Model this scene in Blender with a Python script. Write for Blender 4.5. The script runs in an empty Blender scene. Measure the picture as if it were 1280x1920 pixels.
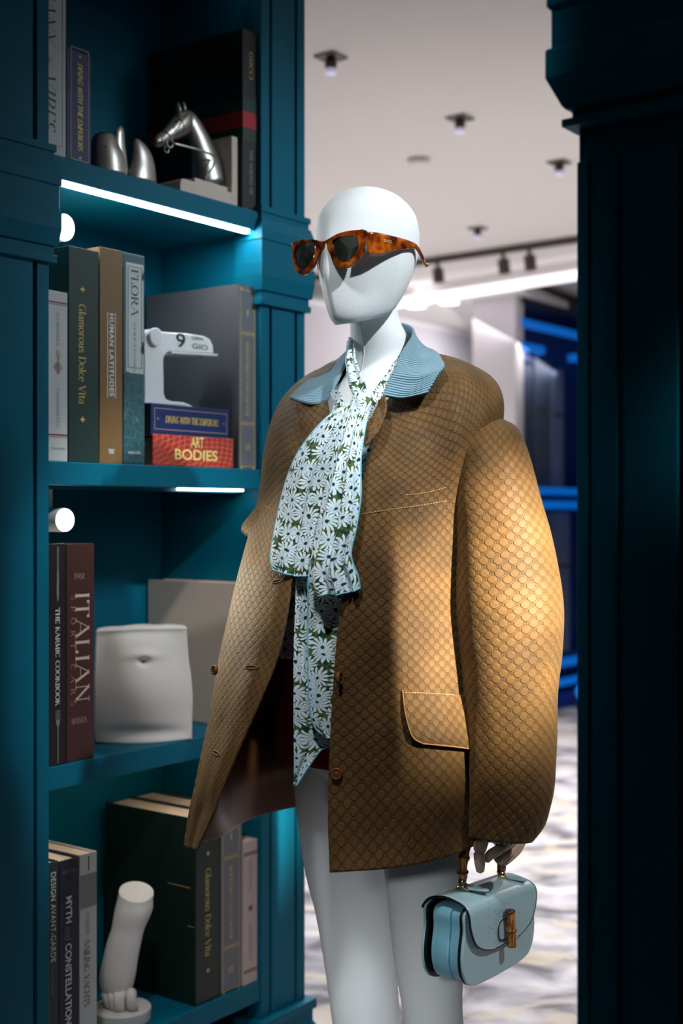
import bpy, bmesh, math, random
from mathutils import Vector, Matrix, noise
random.seed(7)
S = bpy.context.scene; COL = S.collection
F = 2450.0; H = 1.28                      # focal length in pixels of the 1280x1920 frame, eye height
R = math.radians
def P(u, v, Y): return Vector(((u-640)/F*Y, Y, H+(960-v)/F*Y))

# ---------------------------------------------------------------- camera, world, light, exposure
cam = bpy.data.cameras.new('camera'); co = bpy.data.objects.new('camera', cam); COL.objects.link(co)
co.location = (0, 0, H); co.rotation_euler = (R(90), 0, 0)
cam.sensor_fit = 'VERTICAL'; cam.sensor_height = 36; cam.lens = F/1920*36; cam.clip_start = .05
cam.dof.use_dof = True; cam.dof.focus_distance = 1.9; cam.dof.aperture_fstop = 3.5
S.camera = co
S.view_settings.view_transform = 'Standard'; S.view_settings.look = 'None'
S.view_settings.exposure = 0; S.view_settings.gamma = 1; S.view_settings.use_curve_mapping = False
W = bpy.data.worlds.new('world'); S.world = W; W.use_nodes = True
W.node_tree.nodes['Background'].inputs[0].default_value = (.55, .75, 1, 1); W.node_tree.nodes['Background'].inputs[1].default_value = .03
def lamp(name, kind, loc, target, power, col, size=.1, spot=40, blend=.5, sy=None, spread=180):
    l = bpy.data.lights.new(name, kind); l.energy = power; l.color = col
    if kind == 'SPOT': l.spot_size = R(spot); l.spot_blend = blend; l.shadow_soft_size = size
    if kind == 'AREA':
        l.size = size; l.spread = R(spread)
        if sy: l.shape = 'RECTANGLE'; l.size_y = sy
    o = bpy.data.objects.new(name, l); COL.objects.link(o); o.location = loc
    o.rotation_euler = (Vector(target)-Vector(loc)).to_track_quat('-Z', 'Y').to_euler()
    return o
WARM = (1, .86, .64); COOL = (.93, .975, 1)
lamp('key_spot_head', 'SPOT', (.9, 1.0, 2.65), P(700, 680, 2.0), 130, COOL, .03, 20.5, .55)
lamp('key_spot_jacket', 'SPOT', (2.0, -.6, 2.6), P(942, 1150, 1.86), 4600, (1, .925, .81), .06, 7.5, 1)
lamp('key_spot_bag', 'SPOT', (1.5, .9, 2.65), P(985, 1770, 1.85), 110, (1, .97, .94), .03, 9, .6)
lamp('fill_spot', 'SPOT', (-.3, 1.0, 2.65), (.06, 2.0, .82), 74, (.97, .98, 1), .08, 34, .7)
lamp('chest_fill', 'SPOT', (.35, .6, 2.65), P(610, 950, 1.86), 75, COOL, .04, 11.5, .9)  # added lamp without a fixture, brightens the scarf
lamp('leg_fill', 'SPOT', (-.6, -.3, 1.5), (.06, 2.05, .42), 120, (.97, .98, 1), .2, 14, .8)  # added low front fill to lift the legs, no fixture
lamp('shelf_spot', 'SPOT', (-.1, .9, 2.65), (-.34, 2.53, 1.05), 68, (1, .97, .93), .06, 12, .8)
lamp('shelf_wash', 'SPOT', (1.5, 2.0, 2.62), P(555, 600, 2.6), 110, (.8, .93, 1), .2, 41, 1)
for i, (x, y) in enumerate([(.6, 4.4), (2.6, 5.4), (-.4, 6.6)]):
    lamp('room_light', 'AREA', (x, y, 2.66), (x, y, 0), 62, (1, .975, .955), 1.2, spread=130)
lamp('ceiling_fill', 'AREA', (.9, 5.6, 1.9), (.9, 5.6, 3), 17, (1, .965, .94), 3.2)  # unseen lamp added in mid-room to brighten the ceiling
lamp('niche_wash', 'AREA', (.9, 8.6, 2.5), (0, 8.8, 1.0), 20, (1, .97, 1), 1.2)
lamp('niche_fill', 'AREA', (.35, 8.5, 1.3), (.35, 8.5, 3), 14, (1, .97, .95), 1.4)  # unseen lamp added below the niche ceiling to brighten it

# ---------------------------------------------------------------- materials
def lin(c): return tuple(((x/255)/12.92 if x <= 10 else (((x/255)+.055)/1.055)**2.4) for x in c)
class NT:                                   # tiny node helper
    def __init__(s, name):
        s.m = bpy.data.materials.new(name); s.m.use_nodes = True; s.t = s.m.node_tree
        s.b = s.t.nodes['Principled BSDF']
    def n(s, kind, **kw):
        nd = s.t.nodes.new('ShaderNode'+kind)
        for k, v in kw.items(): setattr(nd, k, v)
        return nd
    def l(s, a, b): s.t.links.new(a, b)
    def M(s, op, a, b=None, c=None):
        nd = s.n('Math', operation=op)
        for i, x in enumerate((a, b, c)):
            if x is None: continue
            if isinstance(x, (int, float)): nd.inputs[i].default_value = x
            else: s.l(x, nd.inputs[i])
        return nd.outputs[0]
    def mix(s, fac, a, b):
        nd = s.n('Mix', data_type='RGBA')
        for i, x in ((0, fac), (6, a), (7, b)):
            if isinstance(x, (int, float)): nd.inputs[i].default_value = x
            elif isinstance(x, tuple): nd.inputs[i].default_value = (*x[:3], 1)
            else: s.l(x, nd.inputs[i])
        return nd.outputs[2]
    def step(s, x, lo, hi):                  # smoothstep lo..hi
        nd = s.n('MapRange', interpolation_type='SMOOTHSTEP')
        s.l(x, nd.inputs[0]); nd.inputs[1].default_value = lo; nd.inputs[2].default_value = hi
        return nd.outputs[0]
    def bump(s, h, strength=.3, dist=.002):
        nd = s.n('Bump'); nd.inputs['Strength'].default_value = strength; nd.inputs['Distance'].default_value = dist
        s.l(h, nd.inputs['Height']); s.l(nd.outputs[0], s.b.inputs['Normal'])
    def set(s, **kw):
        for k, v in kw.items():
            i = s.b.inputs[k.replace('_', ' ')]
            if isinstance(v, tuple): i.default_value = (*v[:3], 1) if len(i.default_value) == 4 else v
            else: i.default_value = v
        return s
def plain(name, c, rough=.5, metal=0, var=.08, scale=30, bump=0, bscale=200, spec=.5, coat=0):
    n = NT(name); c = lin(c)
    tc = n.n('TexCoord'); nz = n.n('TexNoise'); nz.inputs['Scale'].default_value = scale; nz.inputs['Detail'].default_value = 4
    n.l(tc.outputs['Object'], nz.inputs['Vector'])
    n.l(n.mix(nz.outputs[0], tuple(x*(1-var) for x in c), tuple(min(1, x*(1+var)) for x in c)), n.b.inputs['Base Color'])
    n.set(Roughness=rough, Metallic=metal, Specular_IOR_Level=spec, Coat_Weight=coat)
    if bump:
        n2 = n.n('TexNoise'); n2.inputs['Scale'].default_value = bscale; n.l(tc.outputs['Object'], n2.inputs['Vector'])
        n.bump(n2.outputs[0], bump, .001)
    return n.m
def glow(name, c, strength):
    n = NT(name); n.set(Base_Color=lin(c), Emission_Color=lin(c), Emission_Strength=strength); return n.m

def suede():
    n = NT('monogram_suede'); uv = n.n('UVMap'); sp = n.n('SeparateXYZ'); n.l(uv.outputs[0], sp.inputs[0])
    A, B = .0078, .0085
    x = n.M('DIVIDE', sp.outputs[0], A); y = n.M('DIVIDE', sp.outputs[1], B)
    def fold(x, y):                          # offset from the nearest point of the diagonal lattice
        s = n.M('MULTIPLY', n.M('ADD', x, y), .5); t = n.M('MULTIPLY', n.M('SUBTRACT', x, y), .5)
        ds = n.M('SUBTRACT', s, n.M('ROUND', s)); dt = n.M('SUBTRACT', t, n.M('ROUND', t))
        return n.M('ADD', ds, dt), n.M('SUBTRACT', ds, dt)
    dx, dy = fold(x, y)
    ax, ay = n.M('ABSOLUTE', dx), n.M('ABSOLUTE', dy)
    oct_ = n.M('MAXIMUM', n.M('MULTIPLY', n.M('MAXIMUM', ax, ay), 1.42), n.M('MULTIPLY', n.M('ADD', ax, ay), 1.06))
    pad = n.M('SUBTRACT', 1, n.step(oct_, .74, .92))
    line = n.M('MULTIPLY', n.step(oct_, .80, .86), n.M('SUBTRACT', 1, n.step(oct_, .90, .97)))
    gx, gy = fold(n.M('ADD', x, 1), y)       # between the pads: the paired letter G, one mirrored
    def g(cx, sgn):
        px = n.M('SUBTRACT', gx, cx)
        r = n.M('SQRT', n.M('ADD', n.M('MULTIPLY', px, px), n.M('MULTIPLY', gy, gy)))
        ring = n.M('SUBTRACT', 1, n.step(n.M('ABSOLUTE', n.M('SUBTRACT', r, .2)), .03, .08))
        gap = n.M('MULTIPLY', n.step(n.M('MULTIPLY', px, sgn), .04, .08), n.M('MULTIPLY', n.step(n.M('MULTIPLY', gy, sgn), 0, .03), n.M('SUBTRACT', 1, n.step(n.M('MULTIPLY', gy, sgn), .1, .14))))
        bar = n.M('MULTIPLY', n.M('SUBTRACT', 1, n.step(n.M('ABSOLUTE', gy), .025, .05)), n.M('MULTIPLY', n.step(n.M('MULTIPLY', px, sgn), -.02, 0), n.M('SUBTRACT', 1, n.step(n.M('MULTIPLY', px, sgn), .16, .19))))
        return n.M('MAXIMUM', n.M('MULTIPLY', ring, n.M('SUBTRACT', 1, gap)), bar)
    gg = n.M('MAXIMUM', g(-.17, 1), g(.17, -1))
    dark = n.M('MAXIMUM', line, gg)
    nz = n.n('TexNoise'); nz.inputs['Scale'].default_value = 13; nz.inputs['Detail'].default_value = 5; n.l(uv.outputs[0], nz.inputs['Vector'])
    fine = n.n('TexNoise'); fine.inputs['Scale'].default_value = 900; n.l(uv.outputs[0], fine.inputs['Vector'])
    base = n.mix(n.step(nz.outputs[0], .3, .7), lin((84, 59, 24)), lin((112, 80, 38)))
    base = n.mix(n.M('MULTIPLY', fine.outputs[0], .35), base, lin((72, 50, 24)))
    n.l(n.mix(n.M('MULTIPLY', dark, .5), base, lin((28, 18, 8))), n.b.inputs['Base Color'])
    h = n.M('ADD', n.M('SUBTRACT', pad, n.M('MULTIPLY', gg, .5)), n.M('MULTIPLY', fine.outputs[0], .25))
    n.set(Roughness=.65, Specular_IOR_Level=.3, Sheen_Weight=.15, Sheen_Roughness=.45, Sheen_Tint=lin((232, 208, 160)))
    n.bump(h, .75, .0016)
    return n.m
def daisy():
    n = NT('daisy_print'); uv = n.n('UVMap')
    wn = n.n('TexNoise'); wn.inputs['Scale'].default_value = 60; n.l(uv.outputs[0], wn.inputs['Vector'])
    vm = n.n('VectorMath', operation='MULTIPLY_ADD'); n.l(wn.outputs['Color'], vm.inputs[0]); vm.inputs[1].default_value = (.011,)*3; n.l(uv.outputs[0], vm.inputs[2])
    SC = 43.0
    vo = n.n('TexVoronoi', voronoi_dimensions='2D'); vo.inputs['Scale'].default_value = SC; vo.inputs['Randomness'].default_value = .7
    n.l(vm.outputs[0], vo.inputs['Vector'])
    d = n.n('VectorMath', operation='SUBTRACT'); n.l(vm.outputs[0], d.inputs[0]); n.l(vo.outputs['Position'], d.inputs[1])
    sp = n.n('SeparateXYZ'); n.l(d.outputs[0], sp.inputs[0]); cs = n.n('SeparateColor'); n.l(vo.outputs['Color'], cs.inputs[0])
    x, y = sp.outputs[0], n.M('MULTIPLY', sp.outputs[1], 1.25)
    r = n.M('MULTIPLY', n.M('SQRT', n.M('ADD', n.M('MULTIPLY', x, x), n.M('MULTIPLY', y, y))), SC)
    a = n.M('ADD', n.M('ARCTAN2', y, x), n.M('MULTIPLY', cs.outputs[0], 6.28))
    lobe = n.M('ABSOLUTE', n.M('SINE', n.M('MULTIPLY', a, 6.5)))          # thirteen petals
    edge = n.M('ADD', .27, n.M('MULTIPLY', n.M('POWER', lobe, .85), .52))
    petal = n.M('SUBTRACT', 1, n.step(n.M('SUBTRACT', r, edge), -.015, .015))
    streak = n.M('SUBTRACT', 1, n.step(lobe, .3, .75))
    g2 = n.n('TexNoise'); g2.inputs['Scale'].default_value = 130; n.l(uv.outputs[0], g2.inputs['Vector'])
    green = n.mix(n.step(g2.outputs[0], .42, .56), lin((20, 62, 58)), lin((82, 104, 54)))
    pw = n.mix(n.M('MULTIPLY', streak, .75), lin((226, 238, 242)), lin((120, 182, 206)))
    pw = n.mix(n.M('MULTIPLY', n.step(g2.outputs[0], .52, .7), .4), pw, lin((140, 200, 220)))
    c = n.mix(petal, green, pw)
    c = n.mix(n.M('SUBTRACT', 1, n.step(r, .1, .15)), c, lin((24, 58, 56)))
    n.l(c, n.b.inputs['Base Color']); n.set(Roughness=.8, Specular_IOR_Level=.1, Sheen_Weight=.1)
    return n.m
def cord():
    n = NT('blue_corduroy'); uv = n.n('UVMap'); sp = n.n('SeparateXYZ'); n.l(uv.outputs[0], sp.inputs[0])
    w = n.M('ABSOLUTE', n.M('SINE', n.M('MULTIPLY', sp.outputs[0], math.pi/.0043)))
    nz = n.n('TexNoise'); nz.inputs['Scale'].default_value = 400; n.l(uv.outputs[0], nz.inputs['Vector'])
    c = n.mix(n.step(w, .05, .55), lin((56, 88, 102)), lin((116, 156, 172)))
    n.l(n.mix(n.M('MULTIPLY', nz.outputs[0], .3), c, lin((92, 134, 150))), n.b.inputs['Base Color'])
    n.bump(n.M('ADD', n.M('POWER', w, .6), n.M('MULTIPLY', nz.outputs[0], .2)), .8, .0022); n.set(Roughness=.85, Sheen_Weight=.2)
    return n.m
def tortoise():
    n = NT('tortoiseshell'); tc = n.n('TexCoord'); nz = n.n('TexNoise'); nz.inputs['Scale'].default_value = 55; nz.inputs['Detail'].default_value = 3
    n.l(tc.outputs['Object'], nz.inputs['Vector'])
    r = n.n('ValToRGB'); n.l(nz.outputs[0], r.inputs[0])
    e = r.color_ramp.elements; e[0].position = .36; e[0].color = (*lin((58, 19, 6)), 1); e[1].position = .66; e[1].color = (*lin((196, 106, 28)), 1)
    m = e.new(.5); m.color = (*lin((136, 58, 12)), 1)
    n.l(r.outputs[0], n.b.inputs['Base Color']); n.set(Roughness=.08, Coat_Weight=.6, Coat_Roughness=.04, Subsurface_Weight=.0)
    return n.m
def bamboo():
    n = NT('bamboo'); tc = n.n('TexCoord'); mp = n.n('Mapping'); mp.inputs['Scale'].default_value = (500, 500, 22)
    n.l(tc.outputs['Object'], mp.inputs[0]); nz = n.n('TexNoise'); nz.inputs['Scale'].default_value = 1; n.l(mp.outputs[0], nz.inputs['Vector'])
    n2 = n.n('TexNoise'); n2.inputs['Scale'].default_value = 60; n.l(tc.outputs['Object'], n2.inputs['Vector'])
    c = n.mix(n.step(nz.outputs[0], .35, .65), lin((120, 70, 26)), lin((196, 138, 70)))
    n.l(n.mix(n.step(n2.outputs[0], .5, .68), c, lin((74, 38, 14))), n.b.inputs['Base Color']); n.set(Roughness=.22, Coat_Weight=.4)
    return n.m
def ostrich(name, c):
    n = NT(name); tc = n.n('TexCoord'); vo = n.n('TexVoronoi'); vo.inputs['Scale'].default_value = 95; vo.inputs['Randomness'].default_value = .8
    n.l(tc.outputs['Object'], vo.inputs['Vector']); nz = n.n('TexNoise'); nz.inputs['Scale'].default_value = 300; n.l(tc.outputs['Object'], nz.inputs['Vector'])
    dot = n.M('SUBTRACT', 1, n.step(vo.outputs['Distance'], .1, .24)); pit = n.M('SUBTRACT', 1, n.step(vo.outputs['Distance'], .03, .07))
    c = lin(c); n.l(n.mix(n.M('MULTIPLY', pit, .6), c, tuple(x*.35 for x in c)), n.b.inputs['Base Color'])
    n.bump(n.M('ADD', dot, n.M('MULTIPLY', nz.outputs[0], .1)), .5, .0012); n.set(Roughness=.2, Coat_Weight=.5, Coat_Roughness=.12)
    return n.m
def carpet():
    n = NT('carpet_print'); tc = n.n('TexCoord'); mp = n.n('Mapping'); mp.inputs['Rotation'].default_value = (0, 0, .5); mp.inputs['Scale'].default_value = (1.5, 2.4, 1)
    n.l(tc.outputs['Object'], mp.inputs[0])
    a = n.n('TexNoise'); a.inputs['Scale'].default_value = 2.6; a.inputs['Detail'].default_value = 4; a.inputs['Distortion'].default_value = .7; n.l(mp.outputs[0], a.inputs['Vector'])
    r = n.n('ValToRGB'); n.l(a.outputs[0], r.inputs[0]); e = r.color_ramp.elements
    e[0].position = .36; e[0].color = (*lin((92, 90, 98)), 1); e[1].position = .64; e[1].color = (*lin((190, 188, 194)), 1)
    m = e.new(.46); m.color = (*lin((148, 146, 154)), 1)
    b = n.n('TexNoise'); b.inputs['Scale'].default_value = 3.2; b.inputs['Detail'].default_value = 3; b.inputs['Distortion'].default_value = .9
    sh = n.n('VectorMath', operation='ADD'); n.l(mp.outputs[0], sh.inputs[0]); sh.inputs[1].default_value = (7, 3, 1); n.l(sh.outputs[0], b.inputs['Vector'])
    warm = n.mix(n.M('MULTIPLY', n.step(b.outputs[0], .52, .64), .75), r.outputs[0], lin((188, 176, 158)))
    f = n.n('TexNoise'); f.inputs['Scale'].default_value = 160; n.l(tc.outputs['Object'], f.inputs['Vector'])
    n.l(n.mix(n.M('MULTIPLY', f.outputs[0], .3), warm, lin((120, 118, 120))), n.b.inputs['Base Color']); n.set(Roughness=.95, Specular_IOR_Level=.1)
    return n.m
def flora():
    n = NT('flower_line_print'); tc = n.n('TexCoord'); nz = n.n('TexNoise'); nz.inputs['Scale'].default_value = 30; n.l(tc.outputs['Object'], nz.inputs['Vector'])
    vm = n.n('VectorMath', operation='MULTIPLY_ADD'); n.l(nz.outputs['Color'], vm.inputs[0]); vm.inputs[1].default_value = (.03,)*3; n.l(tc.outputs['Object'], vm.inputs[2])
    vo = n.n('TexVoronoi', feature='DISTANCE_TO_EDGE'); vo.inputs['Scale'].default_value = 62; n.l(vm.outputs[0], vo.inputs['Vector'])
    n.l(n.mix(n.step(vo.outputs['Distance'], .0, .03), lin((92, 146, 148)), lin((44, 86, 96))), n.b.inputs['Base Color']); n.set(Roughness=.5)
    return n.m
def artlines():
    n = NT('red_cover_with_gold_lines'); tc = n.n('TexCoord'); fac = None
    for off in ((.02, 0, -.05), (-.17, 0, .11)):
        mp = n.n('Mapping'); mp.inputs['Location'].default_value = off; n.l(tc.outputs['Object'], mp.inputs[0])
        sp = n.n('SeparateXYZ'); n.l(mp.outputs[0], sp.inputs[0]); x, z = sp.outputs[0], sp.outputs[2]
        r = n.M('SQRT', n.M('ADD', n.M('MULTIPLY', x, x), n.M('MULTIPLY', n.M('MULTIPLY', z, 1.6), n.M('MULTIPLY', z, 1.6))))
        w = n.M('ABSOLUTE', n.M('SINE', n.M('MULTIPLY', r, 210)))
        k = n.M('SUBTRACT', 1, n.step(w, .08, .2)); fac = k if fac is None else n.M('MAXIMUM', fac, k)
    n.l(n.mix(n.M('MULTIPLY', fac, .6), lin((182, 44, 44)), lin((232, 176, 110))), n.b.inputs['Base Color']); n.set(Roughness=.5)
    return n.m
def spinegold():                              # brushed bronze cloth
    return plain('bronze_cloth', (126, 96, 58), .45, 0, .12, 60, .1)

TEAL = plain('teal_paint', (0, 100, 126), .5, 0, .06, 14, .03, 90, .15)
SUEDE, DAISY, CORD, TORT, BAMBOO = suede(), daisy(), cord(), tortoise(), bamboo()
LINING = plain('brown_satin', (112, 70, 44), .42, 0, .1, 8, spec=.25)
CLOTHW = plain('white_jersey', (232, 238, 240), .75, 0, .02, 300, .25, 900, .2)
WOOD = plain('bleached_wood', (196, 166, 148), .5, 0, .12, 40)
LED = glow('led_white', (240, 250, 255), 80); LEDW = glow('led_warm', (255, 226, 196), 11)
WHITE = plain('white_lacquer', (236, 238, 240), .35, 0, .02)
PLASTER = plain('white_plaster', (226, 222, 218), .7, 0, .04, 25, .1)
CREAM = plain('cream_lacquer', (206, 190, 176), .4, 0, .03)
SILVER = plain('brushed_silver', (176, 172, 164), .36, .9, .15, 18, .05)
GOLD = plain('pale_gold', (228, 206, 150), .18, 1, .05)
GILT = plain('gilt_print', (206, 182, 110), .45, .1, .1)
PAGES = plain('page_edges', (226, 208, 186), .85, 0, .12, 300)
INK = plain('black_ink', (24, 26, 28), .5); INKW = plain('white_ink', (222, 222, 218), .5); INKR = plain('wine_ink', (142, 52, 62), .5)
INKG = plain('grey_ink', (120, 124, 124), .5); TAN = plain('taupe_ink', (158, 142, 130), .5)
BLUEC = plain('navy_cloth', (14, 36, 96), .5, 0, .06, 300, .1); GREENC = plain('dark_green_cloth', (22, 52, 48), .5, 0, .08, 300, .1)
BLACKC = plain('black_cloth', (24, 24, 28), .5, 0, .1, 60, .1); GREYC = plain('slate_cloth', (96, 94, 96), .5, 0, .06, 300, .1)
OFFW = plain('off_white_cloth', (198, 204, 204), .6, 0, .03, 300, .1); NIGHT = plain('midnight_cloth', (14, 18, 44), .5, 0, .06, 300)
BROWNC = plain('oxblood_cloth', (66, 36, 34), .5, 0, .08, 300); BEIGE = plain('beige_cloth', (206, 190, 176), .6, 0, .03, 200)
FLORA, ART, BRONZE = flora(), artlines(), spinegold()
RED = plain('red_webbing', (170, 30, 40), .6, 0, .08, 400, .1); FOREST = plain('green_webbing', (20, 56, 48), .6, 0, .08, 400, .1)
WINE = plain('wine_wool', (150, 32, 52), .8, 0, .1, 200, .3, 500)
BAGL = ostrich('blue_ostrich_leather', (156, 190, 198)); BAGS = plain('blue_gusset_leather', (120, 178, 196), .3, 0, .05, 40, .05); BLACKE = plain('black_edge_paint', (14, 16, 20), .35)
LENS = NT('grey_lens').set(Base_Color=lin((46, 50, 44)), Roughness=.05, Transmission_Weight=.25, Coat_Weight=.3).m
CEIL = plain('ceiling_paint', (206, 200, 196), .9, 0, .02, 3); WALLW = plain('white_wall_paint', (210, 206, 210), .8, 0, .02, 3)
DARKM = plain('dark_bronze_metal', (70, 62, 56), .5, .3); CARPET = carpet(); DARKW = plain('dark_wall_paint', (52, 58, 62), .8)
THREAD = plain('tan_thread', (206, 168, 112), .7); HORN = plain('brown_horn', (120, 74, 34), .2, 0, .3, 120, 0, 200, .5, .4)
BLUEL = glow('blue_edge_glow', (0, 92, 180), .75); BLUEP = plain('blue_paint', (4, 40, 110), .45)  # the blue glow stands in for light falling on shelf edges

# ---------------------------------------------------------------- mesh helpers
class MB:
    def __init__(s): s.v = []; s.f = []; s.mi = []; s.uv = {}
    def add(s, vs, fs, mi=0):
        k = len(s.v); s.v += [tuple(x) for x in vs]; s.f += [tuple(i+k for i in f) for f in fs]; s.mi += [mi]*len(fs); return s
    def box(s, x0, x1, y0, y1, z0, z1, mi=0):
        return s.add([(x0,y0,z0),(x1,y0,z0),(x1,y1,z0),(x0,y1,z0),(x0,y0,z1),(x1,y0,z1),(x1,y1,z1),(x0,y1,z1)],
                     [(0,3,2,1),(4,5,6,7),(0,1,5,4),(1,2,6,5),(2,3,7,6),(3,0,4,7)], mi)
    def rings(s, rs, closed=True, cap0=True, cap1=True, mi=0):
        n = len(rs[0]); k = len(s.v)
        for r in rs: s.v += [tuple(p) for p in r]
        for i in range(len(rs)-1):
            for j in range(n if closed else n-1):
                s.f.append((k+i*n+j, k+i*n+(j+1) % n, k+(i+1)*n+(j+1) % n, k+(i+1)*n+j)); s.mi.append(mi)
        if cap0: s.f.append(tuple(k+j for j in reversed(range(n)))); s.mi.append(mi)
        if cap1: s.f.append(tuple(k+(len(rs)-1)*n+j for j in range(n))); s.mi.append(mi)
        return s
    def tube(s, pts, rad, n=12, mi=0, caps=True, flat=1.0, up=None):
        pts = [Vector(p) for p in pts]; rs = []
        rad = rad if isinstance(rad, (list, tuple)) else [rad]*len(pts)
        a = None
        for i, p in enumerate(pts):
            t = (pts[min(i+1, len(pts)-1)]-pts[max(i-1, 0)]).normalized()
            if a is None:
                g = Vector(up) if up else (Vector((0, 0, 1)) if abs(t.z) < .9 else Vector((0, 1, 0)))
                a = (g-t*g.dot(t)).normalized()
            else: a = (a-t*a.dot(t)).normalized()
            b = t.cross(a)
            rr = rad[i] if isinstance(rad[i], (tuple, list)) else (rad[i], rad[i]*flat)
            rs.append([p+a*rr[0]*math.cos(2*math.pi*k/n)+b*rr[1]*math.sin(2*math.pi*k/n) for k in range(n)])
        return s.rings(rs, True, caps, caps, mi)
    def cyl(s, c, axis, r, h, n=20, r2=None, mi=0):
        c = Vector(c); d = Vector(axis).normalized()*h
        return s.tube([c, c+d], [r, r if r2 is None else r2], n, mi)
    def torus(s, c, nrm, R_, r, n=24, m=8, mi=0, arc=1.0, sy=1.0):
        c = Vector(c); q = Vector((0, 0, 1)).rotation_difference(Vector(nrm)); rs = []
        for i in range(n+(0 if arc == 1 else 1)):
            a = 2*math.pi*arc*i/n; d = Vector((math.cos(a), math.sin(a)*sy, 0))
            rs.append([c+q @ (d*R_+(d*math.cos(2*math.pi*k/m)+Vector((0, 0, 1))*math.sin(2*math.pi*k/m))*r) for k in range(m)])
        if arc == 1: rs.append(rs[0])
        return s.rings(rs, True, arc != 1, arc != 1, mi)
    def ball(s, c, rx, ry=None, rz=None, n=14, m=10, mi=0, rot=None):
        ry = ry or rx; rz = rz or rx; c = Vector(c); rs = []
        for i in range(m+1):
            t = math.pi*(i+.02)/(m+.04); q = []
            for k in range(n):
                p = Vector((rx*math.sin(t)*math.cos(2*math.pi*k/n), ry*math.sin(t)*math.sin(2*math.pi*k/n), -rz*math.cos(t)))
                q.append(c+(rot @ p if rot else p))
            rs.append(q)
        return s.rings(rs, True, True, True, mi)
    def build(s, name, mat, parent=None, smooth=False, bevel=0, sub=0, seg=2, auto=None):
        me = bpy.data.meshes.new(name); me.from_pydata(s.v, [], s.f); me.update()
        for m in (mat if isinstance(mat, (list, tuple)) else [mat]): me.materials.append(m)
        for p, i in zip(me.polygons, s.mi): p.material_index = i; p.use_smooth = smooth or auto is not None
        bm = bmesh.new(); bm.from_mesh(me); bmesh.ops.recalc_face_normals(bm, faces=bm.faces); bm.to_mesh(me); bm.free()
        o = bpy.data.objects.new(name, me); COL.objects.link(o)
        if parent: o.parent = parent
        if auto is not None: me.set_sharp_from_angle(angle=R(auto))
        if bevel:
            b = o.modifiers.new('bevel', 'BEVEL'); b.width = bevel; b.segments = seg; b.limit_method = 'ANGLE'; b.angle_limit = R(40)
        if sub:
            b = o.modifiers.new('sub', 'SUBSURF'); b.levels = b.render_levels = sub
        return o
def cr(p, t):                                  # Catmull-Rom through the list p, t in 0..len-1
    n = len(p)-1; i = min(int(t), n-1); f = t-i
    a, b, c, d = p[max(i-1, 0)], p[i], p[i+1], p[min(i+2, n)]
    if i == 0: a = b*2-c if not isinstance(b, (int, float)) else 2*b-c
    if i+2 > n: d = c*2-b
    return b*1.0+(c-a)*(.5*f)+(a*2-b*5+c*4-d)*(.5*f*f)+(b*3-a-c*3+d)*(.5*f**3)
def crs(p, n): return [cr(p, (len(p)-1)*i/(n-1)) for i in range(n)]
def sheet(name, rows, nu, nv, mat, parent=None, thick=.0015, disp=None, off=0, mats=None, swap=False, uoff=0, flip=False):
    """a cloth surface through a grid of control points, uv in metres, given thickness by a solidify modifier"""
    rr = [crs([Vector(q) for q in r], nu) for r in rows]
    g = [[None]*nu for _ in range(nv)]
    for j in range(nu):
        c = crs([rr[i][j] for i in range(len(rows))], nv)
        for i in range(nv): g[i][j] = c[i]
    if disp:
        nr = [[None]*nu for _ in range(nv)]
        for i in range(nv):
            for j in range(nu):
                du = g[i][min(j+1, nu-1)]-g[i][max(j-1, 0)]; dv = g[min(i+1, nv-1)][j]-g[max(i-1, 0)][j]
                m = dv.cross(du) if flip else du.cross(dv); nr[i][j] = m.normalized() if m.length > 1e-9 else Vector()
        g = [[g[i][j]+nr[i][j]*disp(j/(nu-1), i/(nv-1), g[i][j]) for j in range(nu)] for i in range(nv)]
    me = bpy.data.meshes.new(name)
    vs = [p for r in g for p in r]; fs = [(i*nu+j, i*nu+j+1, (i+1)*nu+j+1, (i+1)*nu+j) for i in range(nv-1) for j in range(nu-1)]
    if flip: fs = [f[::-1] for f in fs]
    me.from_pydata(vs, [], fs); me.update()
    U = [0.0]; V = [0.0]
    for j in range(nu-1): U.append(U[-1]+sum((g[i][j+1]-g[i][j]).length for i in range(nv))/nv)
    for i in range(nv-1): V.append(V[-1]+sum((g[i+1][j]-g[i][j]).length for j in range(nu))/nu)
    uvl = me.uv_layers.new(name='UVMap')
    for lp in me.loops:
        i, j = divmod(lp.vertex_index, nu); uvl.data[lp.index].uv = (U[j]+uoff, -V[i]) if not swap else (V[i]+uoff, U[j])
    for p in me.polygons: p.use_smooth = True
    for m in (mats or [mat]): me.materials.append(m)
    o = bpy.data.objects.new(name, me); COL.objects.link(o)
    if parent: o.parent = parent
    if thick:
        s = o.modifiers.new('thick', 'SOLIDIFY'); s.thickness = thick; s.offset = off
        if mats and len(mats) > 1: s.material_offset = 1; s.material_offset_rim = 0
    return o, g
def curve_mesh(outs, depth, bevel, name):       # filled 2D outlines (holes allowed), extruded, lying in XY
    cu = bpy.data.curves.new(name, 'CURVE'); cu.dimensions = '2D'; cu.fill_mode = 'BOTH'; cu.extrude = depth/2-bevel; cu.bevel_depth = bevel; cu.bevel_resolution = 2; cu.offset = -bevel
    for pts in outs:
        sp = cu.splines.new('POLY'); sp.points.add(len(pts)-1); sp.use_cyclic_u = True
        for q, p in zip(sp.points, pts): q.co = (p[0], p[1], 0, 1)
    o = bpy.data.objects.new(name, cu); me = bpy.data.meshes.new_from_object(o); bpy.data.objects.remove(o); bpy.data.curves.remove(cu); return me
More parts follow.
